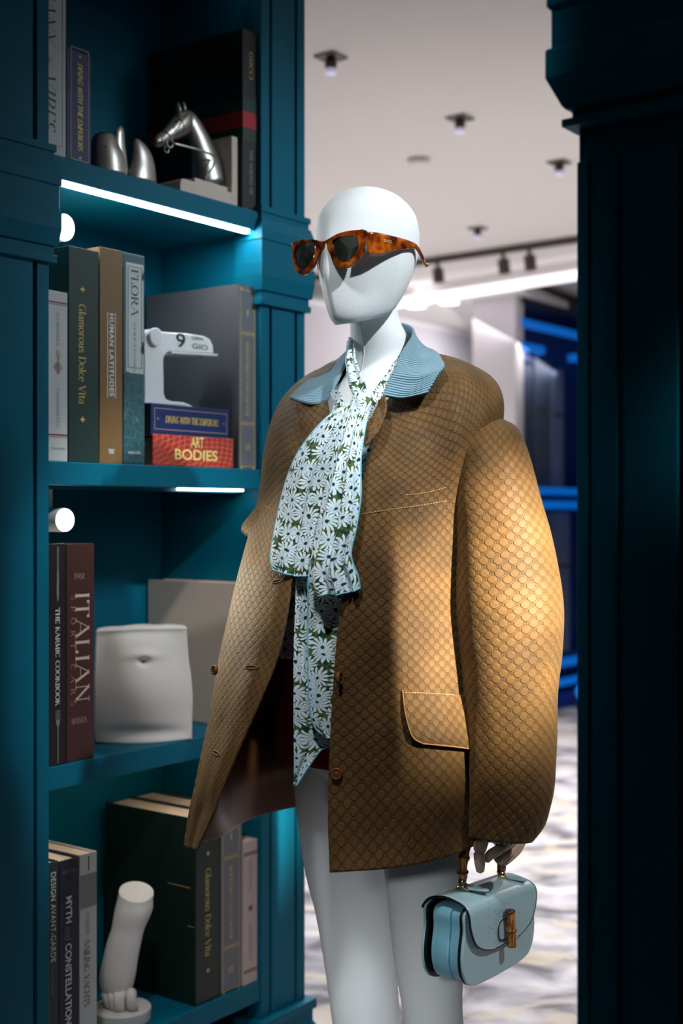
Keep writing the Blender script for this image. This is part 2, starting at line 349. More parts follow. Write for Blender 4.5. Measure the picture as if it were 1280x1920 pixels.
def link(name, me, mat, parent=None, mw=None, smooth=None):
    me.materials.clear(); me.materials.append(mat)
    for p in me.polygons: p.material_index = 0
    if mw is not None: me.transform(mw)
    o = bpy.data.objects.new(name, me); me.name = name; COL.objects.link(o)
    if parent: o.parent = parent
    if smooth:
        for p in me.polygons: p.use_smooth = True
        me.set_sharp_from_angle(angle=R(smooth))
    return o
def closed(p, n):                               # smooth closed outline through 2D points
    q = [Vector((a[0], a[1], 0)) for a in p]; m = len(q); out = []
    for i in range(m):
        for k in range(n):
            f = k/n; a, b, c, d = q[i-1], q[i], q[(i+1) % m], q[(i+2) % m]
            out.append(b+(c-a)*(.5*f)+(a*2-b*5+c*4-d)*(.5*f*f)+(b*3-a-c*3+d)*(.5*f**3))
    return [(v.x, v.y) for v in out]
def thing(name, label, cat, loc=(0, 0, 0), rotz=0, group=None):
    o = bpy.data.objects.new(name, None); COL.objects.link(o); o.empty_display_size = .05
    o.location = loc; o.rotation_euler = (0, 0, rotz); tag(o, label, cat, group); return o
def tag(o, label, cat, group=None):
    o['label'] = label; o['category'] = cat
    if group: o['group'] = group
    return o
def struct(o): o['kind'] = 'structure'; return o

# ---------------------------------------------------------------- lettering: a drawn serif face and the built-in sans
def arc(cx, cy, rx, ry, a0, a1, n=10): return [(cx+rx*math.cos(R(a0+(a1-a0)*i/n)), cy+ry*math.sin(R(a0+(a1-a0)*i/n))) for i in range(n+1)]
O_ = lambda cx, rx, h=1: [arc(cx, h/2, rx, h/2, 90, 450, 20)]
GL = {  # strokes; a leading 't' makes a stroke thin
 'A': (.74, [['t', (.02, 0), (.36, 1)], [(.36, 1), (.72, 0)], ['t', (.14, .35), (.58, .35)]]),
 'B': (.62, [[(.12, 0), (.12, 1)], ['', (.12, 1)]+arc(.32, .76, .22, .24, 90, -90)+[(.12, .52)], [(.12, .52)]+arc(.34, .26, .25, .26, 90, -90)+[(.12, 0)]]),
 'C': (.68, [arc(.4, .5, .36, .5, 50, 310, 16)]), 'D': (.74, [[(.12, 0), (.12, 1)], [(.12, 1)]+arc(.32, .5, .37, .5, 90, -90, 14)+[(.12, 0)]]),
 'E': (.58, [[(.12, 0), (.12, 1)], [(.12, 1), (.52, 1), (.52, .88)], [(.12, .52), (.42, .52)], [(.12, 0), (.54, 0), (.54, .13)]]),
 'F': (.54, [[(.12, 0), (.12, 1)], [(.12, 1), (.5, 1), (.5, .87)], [(.12, .5), (.4, .5)]]),
 'G': (.74, [arc(.4, .5, .36, .5, 50, 310, 16), [(.64, .08), (.64, .42)], ['t', (.48, .42), (.74, .42)]]),
 'H': (.76, [[(.12, 0), (.12, 1)], [(.64, 0), (.64, 1)], [(.12, .5), (.64, .5)]]), 'I': (.26, [[(.13, 0), (.13, 1)]]),
 'K': (.7, [[(.12, 0), (.12, 1)], ['t', (.12, .42), (.58, 1)], [(.28, .6), (.66, 0)]]), 'L': (.56, [[(.12, 0), (.12, 1)], [(.12, 0), (.52, 0), (.52, .16)]]),
 'M': (.9, [['t', (.1, 0), (.14, 1)], [(.14, 1), (.45, .05)], ['t', (.45, .05), (.76, 1)], [(.76, 1), (.8, 0)]]),
 'N': (.78, [['t', (.12, 0), (.12, 1)], [(.12, 1), (.66, 0)], ['t', (.66, 0), (.66, 1)]]), 'O': (.8, O_(.4, .36)),
 'P': (.58, [[(.12, 0), (.12, 1)], [(.12, 1)]+arc(.3, .74, .24, .26, 90, -90)+[(.12, .48)]]),
 'R': (.68, [[(.12, 0), (.12, 1)], [(.12, 1)]+arc(.3, .75, .24, .25, 90, -90)+[(.12, .5)], [(.32, .5), (.64, 0)]]),
 'S': (.54, [arc(.27, .75, .2, .25, 30, 270, 12)+arc(.27, .25, .22, .25, 90, -150, 12)]),
 'T': (.66, [[(.33, 0), (.33, 1)], [(.02, .87), (.02, 1), (.64, 1), (.64, .87)]]), 'U': (.74, [[(.12, 1), (.12, .3)]+arc(.37, .3, .25, .3, 180, 360, 12)+[(.62, 1)]]),
 'V': (.7, [[(.03, 1), (.36, 0)], ['t', (.36, 0), (.68, 1)]]), 'W': (1.0, [[(.02, 1), (.27, 0)], ['t', (.27, 0), (.5, 1)], [(.5, 1), (.75, 0)], ['t', (.75, 0), (.98, 1)]]),
 'X': (.7, [[(.05, 1), (.64, 0)], ['t', (.05, 0), (.64, 1)]]), 'Y': (.68, [[(.03, 1), (.34, .48)], ['t', (.34, .48), (.66, 1)], [(.34, .48), (.34, 0)]]),
 'a': (.5, [arc(.24, .18, .2, .18, 90, 330, 10), arc(.22, .48, .17, .2, 150, 0, 8)+[(.39, .05), (.48, 0)]]), 'c': (.46, [arc(.26, .33, .22, .34, 50, 310, 12)]),
 'e': (.5, [['t', (.05, .38), (.44, .38)], arc(.25, .33, .21, .34, 10, 310, 14)]), 'i': (.26, [[(.13, 0), (.13, .66)], arc(.13, .86, .04, .04, 0, 360, 8)]), 'l': (.26, [[(.13, 0), (.13, 1.04)]]),
 'm': (.86, [[(.12, 0), (.12, .66)], [(.12, .5)]+arc(.28, .5, .15, .17, 150, 0, 8)+[(.43, 0)], [(.43, .5)]+arc(.59, .5, .15, .17, 150, 0, 8)+[(.74, 0)]]),
 'n': (.58, [[(.12, 0), (.12, .66)], [(.12, .48)]+arc(.3, .48, .17, .19, 150, 0, 8)+[(.46, 0)]]), 'd': (.56, [arc(.24, .33, .2, .34, 0, 360, 16), [(.45, 1.04), (.45, 0)]]),
 'o': (.54, O_(.27, .23, .67)), 'r': (.42, [[(.12, 0), (.12, .66)], [(.12, .46)]+arc(.28, .48, .14, .18, 160, 40, 6)]), 's': (.42, [arc(.2, .5, .14, .17, 30, 270, 9)+arc(.2, .17, .16, .17, 90, -150, 9)]),
 't': (.36, [[(.16, .86), (.16, .12)]+arc(.26, .12, .1, .12, 180, 320, 6), ['t', (.02, .66), (.32, .66)]]), 'u': (.58, [[(.12, .66), (.12, .2)]+arc(.27, .2, .15, .2, 180, 340, 8), [(.44, .66), (.44, 0)]]),
 '1': (.4, [[(.08, .84), (.2, 1), (.2, 0)]]), '6': (.56, [arc(.29, .3, .23, .3, 0, 360, 16), [(.06, .3), (.1, .62), (.24, .86), (.44, 1)]]), '9': (.56, [arc(.27, .7, .23, .3, 0, 360, 16), [(.5, .7), (.46, .38), (.32, .14), (.12, 0)]]),
 '*': (.6, [['t']+[(.3-.26*math.cos(a), .45-.26*math.sin(a)), (.3+.26*math.cos(a), .45+.26*math.sin(a))] for a in (0, .785, 1.571, 2.356)]), ' ': (.36, []), '-': (.36, [[(.04, .4), (.32, .4)]])}
def serif(text, size, thick=.13, thin=.04, slant=0, track=.06, sf=.1):
    """flat mesh of the text: baseline along +x, upright +y, centred on 0"""
    mb = MB(); x = 0
    def quad(a, b, wa, wb):
        d = (b-a).normalized(); n = Vector((-d.y, d.x, 0)); e = d*min(wa, wb)*.25
        mb.add([a-n*wa/2-e, b-n*wb/2+e, b+n*wb/2+e, a+n*wa/2-e], [(0, 1, 2, 3)])
    for ch in text:
        w, st = GL.get(ch, GL[' '])
        for s in st:
            th = False; s = list(s)
            if isinstance(s[0], str): th = s[0] == 't'; s = s[1:]
            p = [Vector((x+a, b, 0)) for a, b in s]
            for a, b in zip(p, p[1:]):
                d = b-a
                if d.length < 1e-6: continue
                k = thin if th else thin+(thick-thin)*abs(d.y/d.length)**1.5
                quad(a, b, k, k)
            for e, q in ((p[0], p[1]), (p[-1], p[-2])):
                d = q-e
                if sf and d.length > 1e-6 and abs(d.y/d.length) > .8 and min(abs(e.y), abs(e.y-1), abs(e.y-.66), abs(e.y-1.04)) < .02 and ch not in 'CGSOce69':
                    quad(Vector((e.x-sf, e.y, 0)), Vector((e.x+sf, e.y, 0)), thin, thin)
        x += w+track
    L = (x-track)/2
    mb.v = [((a-L+slant*(b-.5))*size, (b-.5)*size, 0) for a, b, c in mb.v]
    mb.len = 2*L*size
    return mb
def sans(text, size, bold=0, track=1.0, shear=0):
    cu = bpy.data.curves.new('t', 'FONT'); cu.body = text; cu.size = size*1.38; cu.align_x = 'CENTER'; cu.align_y = 'CENTER'; cu.offset = bold*size; cu.space_character = track; cu.shear = shear
    o = bpy.data.objects.new('t', cu); me = bpy.data.meshes.new_from_object(o); bpy.data.objects.remove(o); bpy.data.curves.remove(cu); return me
def lay(t, name, mat, parent, origin, xdir, ydir, fit=None):
    """lay flat lettering on a face: text direction xdir, letter-up ydir; fit = length to squeeze into"""
    me = t
    if isinstance(t, MB):
        me = bpy.data.meshes.new(name); me.from_pydata(t.v, [], t.f); me.update()
    X = Vector(xdir).normalized(); Y = Vector(ydir).normalized(); Z = X.cross(Y)
    if fit:
        xs = [v.co.x for v in me.vertices]; k = fit/(max(xs)-min(xs)); c = (max(xs)+min(xs))/2
        me.transform(Matrix.Translation((-c*k, 0, 0)) @ Matrix.Diagonal((k, 1, 1, 1)))
    m = Matrix((( X.x, Y.x, Z.x, origin[0]), (X.y, Y.y, Z.y, origin[1]), (X.z, Y.z, Z.z, origin[2]), (0, 0, 0, 1)))
    return link(name, me, mat, parent, m)

# ---------------------------------------------------------------- the room
TH = math.atan2(.8, .6); E1 = Vector((.6, .8, 0)); E2 = Vector((-.8, .6, 0)); OB = Vector((-.2237*2.2, 2.2, 0))
def BW(x, y, z): return OB+E1*x+E2*y+Vector((0, 0, z))       # bookcase frame to world
def LB(u, yl):                                               # bookcase x and distance where column u meets the plane y=yl
    a = (u-640)/F; Y = (yl-.8*OB.x+.6*OB.y)/(.6-.8*a); return .6*(a*Y-OB.x)+.8*(Y-OB.y), Y
def ZP(v, Y): return H+(960-v)/F*Y
def kx(u, Y): return Y/(F*(.6-.8*(u-640)/F))                 # metres along the shelf per pixel
HC = 2.72
struct(MB().box(-6, 9, -3.2, 16, -.1, 0).build('floor', CARPET))
struct(MB().box(-6, 9, -3.2, 16, HC, HC+.1).build('ceiling', CEIL))
struct(MB().box(-6, 9, -3.3, -3.2, 0, HC).build('wall_back', DARKW))
struct(MB().box(-6.1, -6, -3.2, 16, 0, HC).build('wall_left', DARKW))
struct(MB().box(9, 9.1, -3.2, 16, 0, HC).build('wall_right', DARKW))
struct(MB().box(-6, 9, 16, 16.1, 0, HC).build('wall_front', WALLW))
def e12(name, o, a, b, z0, z1, th, mat, axis=E1):            # a slab standing on the floor plan along axis from o
    n = Vector((-axis.y, axis.x, 0)); q = [o+axis*a, o+axis*b, o+axis*b+n*th, o+axis*a+n*th]
    m = MB(); m.rings([[(p.x, p.y, z0) for p in q], [(p.x, p.y, z1) for p in q]]); return m.build(name, mat)
NO = Vector((.459, 9.0, 0))
struct(e12('wall_niche', NO, -3.4, 1.5, 0, 2.60, .1, WALLW))
struct(e12('trim_1', NO+E2*-.02, -3.4, 1.5, 2.575, 2.5995, .02, plain('niche_trim', (240, 238, 240), .6)))
CO = P(930, 960, 7.8); CO.z = 0; CD = Vector((.70, -.71, 0))
struct(e12('trim_2', CO, -3.0, 3.4, 2.610, 2.648, .1, glow('cove_light', (250, 246, 255), 1.15), CD))
# white pier between the niche and the blue cabinet
PC = P(966, 960, 7.95); PC.z = 0
struct(MB().rings([[(p.x, p.y, z) for p in (PC, PC+E1*.096, PC+E1*.096+E2*.303, PC+E2*.303)] for z in (0, 2.64)]).build('wall_pier', WALLW))
struct(e12('trim_4', CO+Vector((.05, .05, 0)), -3.0, 3.4, 2.645, HC, .1, CEIL, CD))
for i, (u, v) in enumerate([(780, 575), (842, 568)]):
    p = P(u, v, 1); Y = (2.597-H)*F/(960-v); p = P(u, v, Y)
    t = thing('recessed_downlight', ('round recessed downlight glowing in the niche ceiling, nearer the mannequin head', 'round recessed downlight glowing in the niche ceiling, beside the white pier')[i], 'light', p, 0, 'niche downlights')
    MB().cyl((0, 0, 0), (0, 0, 1), .062, .03, 24).build('diffuser', glow('downlight_glow', (255, 252, 248), 3), t)
    MB().torus((0, 0, .003), (0, 0, 1), .067, .006, 28).build('trim_ring', WHITE, t)
# lowered ceiling of the niche behind the cove
c0, c1 = CO+CD*-3.0+Vector((.07, .07, 0)), CO+CD*.12+Vector((.07, .07, 0)); q = [c0, c1, c1+Vector((2.5, 4.5, 0)), c0+Vector((-3, 4.5, 0))]
nc = MB(); nc.rings([[(p.x, p.y, 2.60) for p in q], [(p.x, p.y, 2.645) for p in q]]); struct(nc.build('trim_3', CEIL))

# ceiling spots: a dark square recess with a lamp hanging in it
PLACES = ['ceiling spot in dark square recess, nearest one, beside the bookcase', 'ceiling spot in dark square recess, high between mannequin head and right column',
          'ceiling spot in dark square recess, close beside the right column', 'ceiling spot in dark square recess, farthest, just above the track']
for (u, v), lab in zip([(620, 105), (862, 220), (1048, 303), (895, 427)], PLACES):
    Y = (HC-H)*F/(960-v); p = P(u, v, Y)
    t = thing('ceiling_spot', lab, 'light', (p.x, p.y, HC), TH, 'square ceiling spots')
    m = MB().box(-.034, .034, -.034, .034, -.006, -.001); m.build('recess_plate', DARKM, t)
    m = MB()
    for a, b in ((-.039, -.034), (.034, .039)): m.box(a, b, -.039, .039, -.008, -.001).box(-.034, .034, a, b, -.008, -.001)
    m.build('frame', plain('spot_frame', (120, 112, 106), .6), t)
    MB().tube([(0, 0, -.006), (0, 0, -.022), (0, 0, -.042)], [.015, .019, .019], 18).build('lamp_body', DARKM, t)
    MB().tube([(0, 0, -.042), (0, 0, -.056)], [.019, .018], 18).build('lens', glow('spot_lens', (196, 192, 222), .42), t)
Y = (HC-H)*F/(960-298); p = P(785, 298, Y)
t = thing('smoke_detector', 'flat pale round disc on the ceiling between the spots', 'detector', (p.x, p.y, HC))
MB().cyl((0, 0, -.016), (0, 0, 1), .045, .015, 24).build('cover', plain('detector_shell', (188, 182, 178), .6), t); MB().cyl((0, 0, -.02), (0, 0, 1), .03, .004, 20).build('vent', CEIL, t)
TO = P(930, 465, (HC-H)*F/495.)
t = thing('light_track', 'long dark track rail running across the far ceiling', 'track', (TO.x, TO.y, HC), math.atan2(-.63, .78))
MB().box(-3.2, 2.6, -.018, .018, -.035, -.001).build('rail', DARKM, t)
for (u, lab) in [(820, 'track spotlight nearest the mannequin head'), (943, 'track spotlight in the middle of the visible rail'), (992, 'track spotlight nearest the right column')]:
    a = (u-640)/F; s = (a*TO.y-TO.x)/(.78+.63*a); p = TO+Vector((.78, -.63, 0))*s
    k = thing('track_spotlight', 'small dark cylindrical '+lab, 'light', (p.x, p.y, HC-.036), .3, 'track spotlights')
    MB().cyl((0, 0, 0), (0, 0, -1), .012, .03, 12).build('stem', DARKM, k); MB().tube([(0, 0, -.03), (.01, 0, -.11)], .032, 16).build('lamp_body', DARKM, k)
    MB().tube([(.01, 0, -.1105), (.0105, 0, -.114)], .026, 16).build('lens', plain('off_lens', (150, 146, 140), .3), k)

# blue lit cabinet far behind on the right
bb = P(1060, 960, 8.6); bb.z = 0
t = thing('display_cabinet', 'tall blue lit display cabinet in the far room beside the right column', 'cabinet', bb, TH)
MB().box(-.70, .9, .17, .2, .02, 2.66).build('back_panel', BLUEP, t)
MB().box(-.70, .9, -.06, .2, 2.56, 2.66).build('fascia', plain('navy_fascia', (6, 18, 52), .5), t)
MB().box(-.70, .9, -.03, .2, 0, .1).build('plinth', BLUEP, t)
for a in (-.70, .82): MB().box(a, a+.08, -.02, .17, .1, 2.56).build('side_panel', BLUEP, t)
for z in (1.38, .3): MB().box(-.62, .82, 0, .17, z, z+.05).build('shelf', BLUEP, t)
for x0, x1, z, hh in ((-.70, .9, 2.42, .045), (-.70, -.42, 2.27, .05), (.03, .9, 2.27, .05), (-.62, .82, 1.39, .045), (-.62, .82, 1.3, .05), (-.62, .82, .28, .05), (-.62, .82, .16, .04)):
    MB().box(x0, x1, -.07, -.04, z, z+hh).box(x0, x0+.01, -.04, 0, z, z+hh).box(x1-.01, x1, -.04, 0, z, z+hh).build('lit_edge', BLUEL, t)  # cabinet shelf edges, the blue light on them put in as emission
cols = [(62, 74, 96), (90, 106, 138), (48, 60, 84), (84, 100, 134)]
for i, (x0, x1, z0, z1, lab) in enumerate([(-.36, -.15, 1.435, 2.26, 'dark mottled tall box on the upper shelf of the blue cabinet'), (-.13, .03, 1.435, 2.22, 'pale slate tall box on the upper shelf of the blue cabinet'),
                      (-.6, -.4, 1.435, 2.2, 'dark tall box at the near end of the blue cabinet upper shelf'), (-.12, .12, .355, 1.28, 'pale blue tall box on the lower shelf of the blue cabinet')]):
    w = bb+E1*x0+E2*.03; k = thing('storage_box', lab, 'box', (w.x, w.y, z0), TH)
    MB().box(0, x1-x0, 0, .12, 0, z1-z0).build('body', plain('box_cloth', cols[i], .6, 0, .4, 14), k, bevel=.004)
    MB().box(.02, x1-x0-.02, -.003, -.0005, (z1-z0)*.6, (z1-z0)*.63).build('label_band', plain('box_band', (60, 62, 66), .6), k)
for i, (x, z) in enumerate(((-.02, .145), (.1, .13))):
    w = bb+E1*x-E2*.14; k = thing('blue_globe_lamp', ('round glowing blue lamp on the floor by the cabinet, left one', 'round glowing blue lamp on the floor by the cabinet, beside the column')[i], 'lamp', (w.x, w.y, 0), 0)
    MB().ball((0, 0, .11), .05).build('globe', glow('blue_globe', (20, 130, 230), 1.1), k, True); MB().cyl((0, 0, 0), (0, 0, 1), .04, .062, 16).build('base', BLUEP, k)

# ---------------------------------------------------------------- teal bookcase
WB = .55; DB = .281; PW = .142
SZ = [1.886, 1.366, .849, .332]; ST = .04
bc = thing('bookcase', 'tall teal panelled bookcase holding books and white sculptures', 'bookcase', OB, TH)
def B(m, name, mat=None, **k): return m.build(name, mat or TEAL, bc, **k)
B(MB().box(-PW, WB+PW, DB, DB+.02, .05, 2.66), 'back_panel')
for z in SZ: B(MB().box(.0005, WB-.0005, .002, DB-.0005, z-ST, z), 'shelf', bevel=.002)
B(MB().box(.0005, WB-.0005, .002, DB-.0005, 2.40-ST, 2.40), 'shelf', bevel=.002)
for a in (-.02, WB): B(MB().box(a, a+.02, .02, DB, .05, 2.66), 'side_panel')
def pilaster(x0, x1):
    s = .026; g = .008
    p = B(MB().box(x0, x1, .008, .05, .25, 2.66), 'pilaster')
    for a, b in ((x0, x0+s), (x1-s, x1), (x0+s+g, x1-s-g)):
        MB().box(a, b, 0, .0085, .25, 2.66).build('raised_strip', TEAL, p, bevel=.0015)
    def ring(out, z): return [(x0-out, -out, z), (x1+out, -out, z), (x1+out, .06, z), (x0-out, .06, z)]
    prof = [[(.009, 1.898), (.009, 1.886), (.006, 1.8855)], [(.006, 1.886), (.006, 1.873)], [(.009, 1.874), (.0155, 1.85), (.0155, 1.829)], [(.0125, 1.83), (.0125, 1.785)],
            [(.0155, 1.787), (.0155, 1.757), (.011, 1.727)], [(.006, 1.728), (.006, 1.71)], [(.0095, 1.712), (.0095, 1.699)]]
    for q in prof: MB().rings([ring(o, z) for o, z in reversed(q)]).build('moulding', TEAL, p, bevel=.001)
    for q in ([(.018, .255), (.018, .235)], [(.012, .236), (.012, .21), (.022, .19)], [(.025, .191), (.025, .0)]): MB().rings([ring(o, z) for o, z in reversed(q)]).build('base_moulding', TEAL, p, bevel=.001)
pilaster(-PW, 0); pilaster(WB, WB+PW)
B(MB().box(0, WB, .02, DB, 0, .2), 'plinth')
SH = [o for o in bc.children if o.name.startswith('shelf')]
SH[0]['label'] = 'top visible shelf with a bright light strip under its front edge'
strip = MB().box(.004, WB-.03, .006, .017, SZ[0]-ST-.0062, SZ[0]-ST-.0003); strip.build('light_strip', LED, bc)['label'] = 'thin white light strip'
MB().box(WB-.2, WB-.02, .03, .042, SZ[1]-ST-.004, SZ[1]-ST-.0003).build('light_strip', glow('led_soft', (250, 246, 240), 12), bc)
MB().box(.03, WB-.03, .05, .062, SZ[2]-ST-.006, SZ[2]-ST-.0003).build('light_strip', LEDW, bc)
MB().box(WB-.2, WB-.02, .03, .042, 2.40-ST-.006, 2.40-ST-.0003).build('light_strip', glow('led_soft2', (250, 250, 250), 1.5), bc)
LEDM = glow('led_mini', (244, 250, 255), 8)
for y, z in ((.0185, SZ[0]), (.0445, SZ[1])): MB().box(.004, WB-.01, y, y+.004, z-ST-.0066, z-ST-.0002).build('strip_baffle', TEAL, bc)  # added lips behind the strips, keeping their light off the back panel
# mini spotlights at the near end of two bays
for (u, v, r, lab, pw) in [(105, 427, .024, 'small white cylindrical spotlight glowing beside the upper left moulding', 6), (107, 975, .021, 'small white cylindrical spotlight glowing above the dark cookbook', 12)]:
    x, Y = LB(u, .07); z = ZP(v, Y); w = P(u, v, Y); k = thing('mini_spotlight', lab, 'light', w, 0, 'mini shelf spotlights')
    ax = Vector((.80, -.60, 0)) if v > 600 else Vector((.86, -.5, -.1)); ax.normalize()
    MB().cyl(ax*-.03, ax, r, .05, 24).build('housing', WHITE, k, auto=40, bevel=.001); MB().cyl(ax*.0205, ax, r*.92, .002, 24).build('lens', LEDM, k)
    MB().cyl(ax*-.02+Vector((0, 0, r*.9)), (0, 0, 1), .005, (SZ[0] if v < 600 else SZ[1])-ST-z-r*.9-.0005, 10).build('stem', WHITE, k)
    lamp('mini_spot_beam', 'SPOT', w+ax*.028, w+ax if v < 600 else P(455, 1180, 1.98), pw, (1, .88, .66) if v > 600 else COOL, .015, 60, .9).parent = None

# ---------------------------------------------------------------- books
class Book:
    def __init__(s, name, label, u0, u1, vt, sh, mat, depth=.22, yl=.012, pages=PAGES, group='books on the teal shelves', h=None, x0=None, x1=None):
        s.x0, s.Y0 = LB(u0, yl); s.x1, s.Y1 = LB(u1, yl); s.u0, s.u1 = u0, u1
        s.x0 = max(s.x0, .0012); s.x1 = min(s.x1, WB-.0008)
        s.t = s.x1-s.x0-.0006; s.z = SZ[sh]+.0004; s.h = h or ZP(vt, s.Y0)-s.z; s.d = depth; s.Y = (s.Y0+s.Y1)/2; s.yl = yl
        s.o = thing(name, label, 'book', BW(s.x0, yl, s.z), TH, group)
        t, hh, d = s.t, s.h, s.d; c = min(.0028, t*.12)
        MB().box(0, t, 0, c, 0, hh).box(0, c, c, d, 0, hh).box(t-c, t, c, d, 0, hh).build('cover', mat, s.o, bevel=.0008)
        MB().box(c+.0002, t-c-.0002, c+.0002, d-.004, .003, hh-.004).build('page_block', pages, s.o)
    def text(s, t, mat, v0, v1, fx=.5, name='title'):
        z0, z1 = ZP(v0, s.Y)-s.z, ZP(v1, s.Y)-s.z
        return lay(t, name, mat, s.o, (s.t*fx, -.0007, (z0+z1)/2), (0, 0, -1), (1, 0, 0), z0-z1)
    def flat(s, t, mat, v, fx=.5, wfrac=.5, name='imprint'):
        return lay(t, name, mat, s.o, (s.t*fx, -.0007, ZP(v, s.Y)-s.z), (1, 0, 0), (0, 0, 1), s.t*wfrac)
    def bar(s, mat, fx0, fx1, v0, v1, name='rule', side=False):
        z0, z1 = sorted((ZP(v0, s.Y)-s.z, ZP(v1, s.Y)-s.z)); z0 = max(z0, .0005); z1 = min(z1, s.h-.0005)
        return MB().box(s.t*fx0, s.t*fx1, -.0006, -.0001, z0, z1).build(name, mat, s.o)
    def frame(s, mat, fx0, fx1, v0, v1, w=.0016, name='border', corners=None):
        z0, z1 = ZP(v1, s.Y)-s.z, ZP(v0, s.Y)-s.z; a, b = s.t*fx0, s.t*fx1; m = MB()
        for q in ((a, a+w, z0, z1), (b-w, b, z0, z1), (a+w, b-w, z0, z0+w), (a+w, b-w, z1-w, z1)): m.box(q[0], q[1], -.0006, -.0001, q[2], q[3])
        if corners:
            for x in (a, b-corners):
                for z in (z0, z1-corners): m.box(x, x+corners, -.0008, -.0002, z, z+corners)
        return m.build(name, mat, s.o)
def star(n, r, ir=.35):
    m = MB(); p = [((r if i % 2 == 0 else r*ir)*math.cos(math.pi*i/n+math.pi/2), (r if i % 2 == 0 else r*ir)*math.sin(math.pi*i/n+math.pi/2), 0) for i in range(2*n)]
    return m.add(p, [tuple(range(2*n))])
SP = dict(thick=.15, thin=.045)
# top shelf
b = Book('book', 'tall off-white book with slanted black lettering at the upper left', 78, 124, -60, 0, OFFW, .24, .03)
b.text(serif('TUSCANY * VIBES', .027, .1, .022, .18, .1, .06), INK, -96, 249, (LB(92, .03)[0]-b.x0)/b.t)
b.frame(INKG, .1, .86, -50, 272, .0006)
b = Book('book', 'thin navy book standing upright beside the tall off-white book', 125, 171, 89, 0, BLUEC, .22, .03)
b.frame(TAN, .16, .9, 91, 302, .0018)
b.text(serif('DINING WITH THE EMPERORS', .0105, .24, .08, .25, .04), GILT, 119, 284, .54)
for v in (106, 296): b.flat(star(4, .004), GILT, v, .54, .16, 'star')
b = Book('book', 'large black book with a red stripe behind the silver horse', 455, 489, 52, 0, BLACKC, .265, pages=BLACKC)
b.flat
def band(b, v0, v1, mat, name):
    z0, z1 = ZP(v1, b.Y)-b.z, ZP(v0, b.Y)-b.z
    MB().box(-.0007, b.t, -.0007, -.0001, z0, z1).box(-.0007, -.0001, 0, b.d, z0, z1).build(name, mat, b.o)
band(b, 187, 212, FOREST, 'green_stripe'); band(b, 212.3, 243, RED, 'red_stripe'); band(b, 243.3, 268, FOREST, 'green_stripe')
b.text(serif('GUCCI', .010, .18, .07, 0, .14), GILT, 99, 150, .6); b.text(serif('THE MAKING OF', .008, .16, .06, 0, .14), TAN, 282, 366, .6, 'subtitle')
# second shelf
b = Book('book', 'narrow off-white book with wine rules and a flower sprig', 90, 127, 543, 1, OFFW, .2, .006)
for v in (566, 571, 814, 819): b.bar(INKR, .02, .98, v, v+(2.6 if v in (566, 814) else .8))
b.text(serif('MEMOIRES', .006, .12, .05, 0, .3), INKG, 586, 648); b.text(serif('AMOUREUSES', .006, .12, .05, 0, .3), INKG, 726, 800, .5, 'subtitle')
m = MB()
for k in range(7): a = (k-3)*.28; m.add([(0, -.012, 0), (.016*math.sin(a)-.0008, -.012+.022*math.cos(a), 0), (.016*math.sin(a)+.0008, -.012+.022*math.cos(a), 0)], [(0, 1, 2)])
for k in range(16): a = k*2.4; r = .0016*math.sqrt(k); m.add([(r*math.cos(a)-.001, .022+r*math.sin(a)*1.4, 0), (r*math.cos(a)+.001, .022+r*math.sin(a)*1.4, 0), (r*math.cos(a), .0245+r*math.sin(a)*1.4, 0)], [(0, 1, 2)])
m.add([(-.0005, -.01, 0), (.0005, -.01, 0), (.002, .02, 0), (.001, .02, 0)], [(0, 1, 2, 3)])
b.flat(m, INKR, 690, .5, .5, 'flower_print'); b.flat(sans('Villa & Fonti', .004), INKG, 841, .5, .7)
b = Book('book', 'thick dark green book with gilt title on the middle shelf', 129, 185, 460, 1, GREENC, .24, .008)
b.text(serif('Glamorous Dolce Vita', .0155, .15, .05, 0, .05, .08), GILT, 571, 758, .44)
for v in (543, 787): b.flat(star(4, .006, .42), GILT, v, .45, .2, 'star')
b = Book('book', 'bronze cloth book with bold white lettering between two rules', 187, 230, 462, 1, BRONZE, .24, .01)
b.text(sans('HUMAN LATITUDES', .0105, .035, 1.1), INKW, 588, 743, .5)
for f in (.33, .68): b.bar(INKW, f-.014, f+.014, 586, 746)
b.flat(sans('HUMANA', .004, .04), INKW, 844, .5, .28); b.flat(sans('PRESS', .004, .04), INKW, 849, .5, .2)
b = Book('book', 'teal flower-printed book with a pale title panel', 231, 271, 472, 1, plain('petrol_cloth', (58, 92, 100), .5, 0, .1, 40), .24, .012)
b.bar(OFFW, .12, .95, 494, 700, 'title_panel'); b.frame(plain('petrol_ink', (60, 100, 100), .5), .2, .86, 500, 690, .0009).location.y = -.0006
b.text(serif('FLORA', .0175, .13, .03, 0, .1), plain('deep_green_ink', (24, 66, 62), .5), 506, 594, .52).location.y = -.0006
b.text(serif('SERRATIONS', .006, .13, .05, 0, .3), INKG, 606, 697, .52, 'subtitle').location.y = -.0006
m = MB(); z = lambda v: ZP(v, b.Y)-b.z; pts = [(.02, 868), (.02, 702), (.2, 697), (.32, 706), (.45, 716), (.55, 727), (.7, 732), (.86, 722), (.98, 734), (.98, 868)]
m.add([(b.t*f, -.0012, max(.001, z(v))) for f, v in pts], [tuple(range(len(pts)))]); m.build('flower_print', FLORA, b.o)
m = MB()
for cx, cy, s in ((.93, 640, 1), (.93, 508, .7)):
    for k in range(4): a = k*.7-2.2; X, Z_ = b.t*cx, z(cy); r = .02*s; m.add([(X, -.0013, Z_), (min(b.t-.0005, X+r*.4*math.cos(a)), -.0013, Z_+r*math.sin(a)-.003), (min(b.t-.0005, X-r*.3), -.0013, Z_+r*1.1*math.sin(a)+.004)], [(0, 1, 2)])
m.build('leaf_print', plain('leaf_print', (36, 74, 74), .5), b.o)
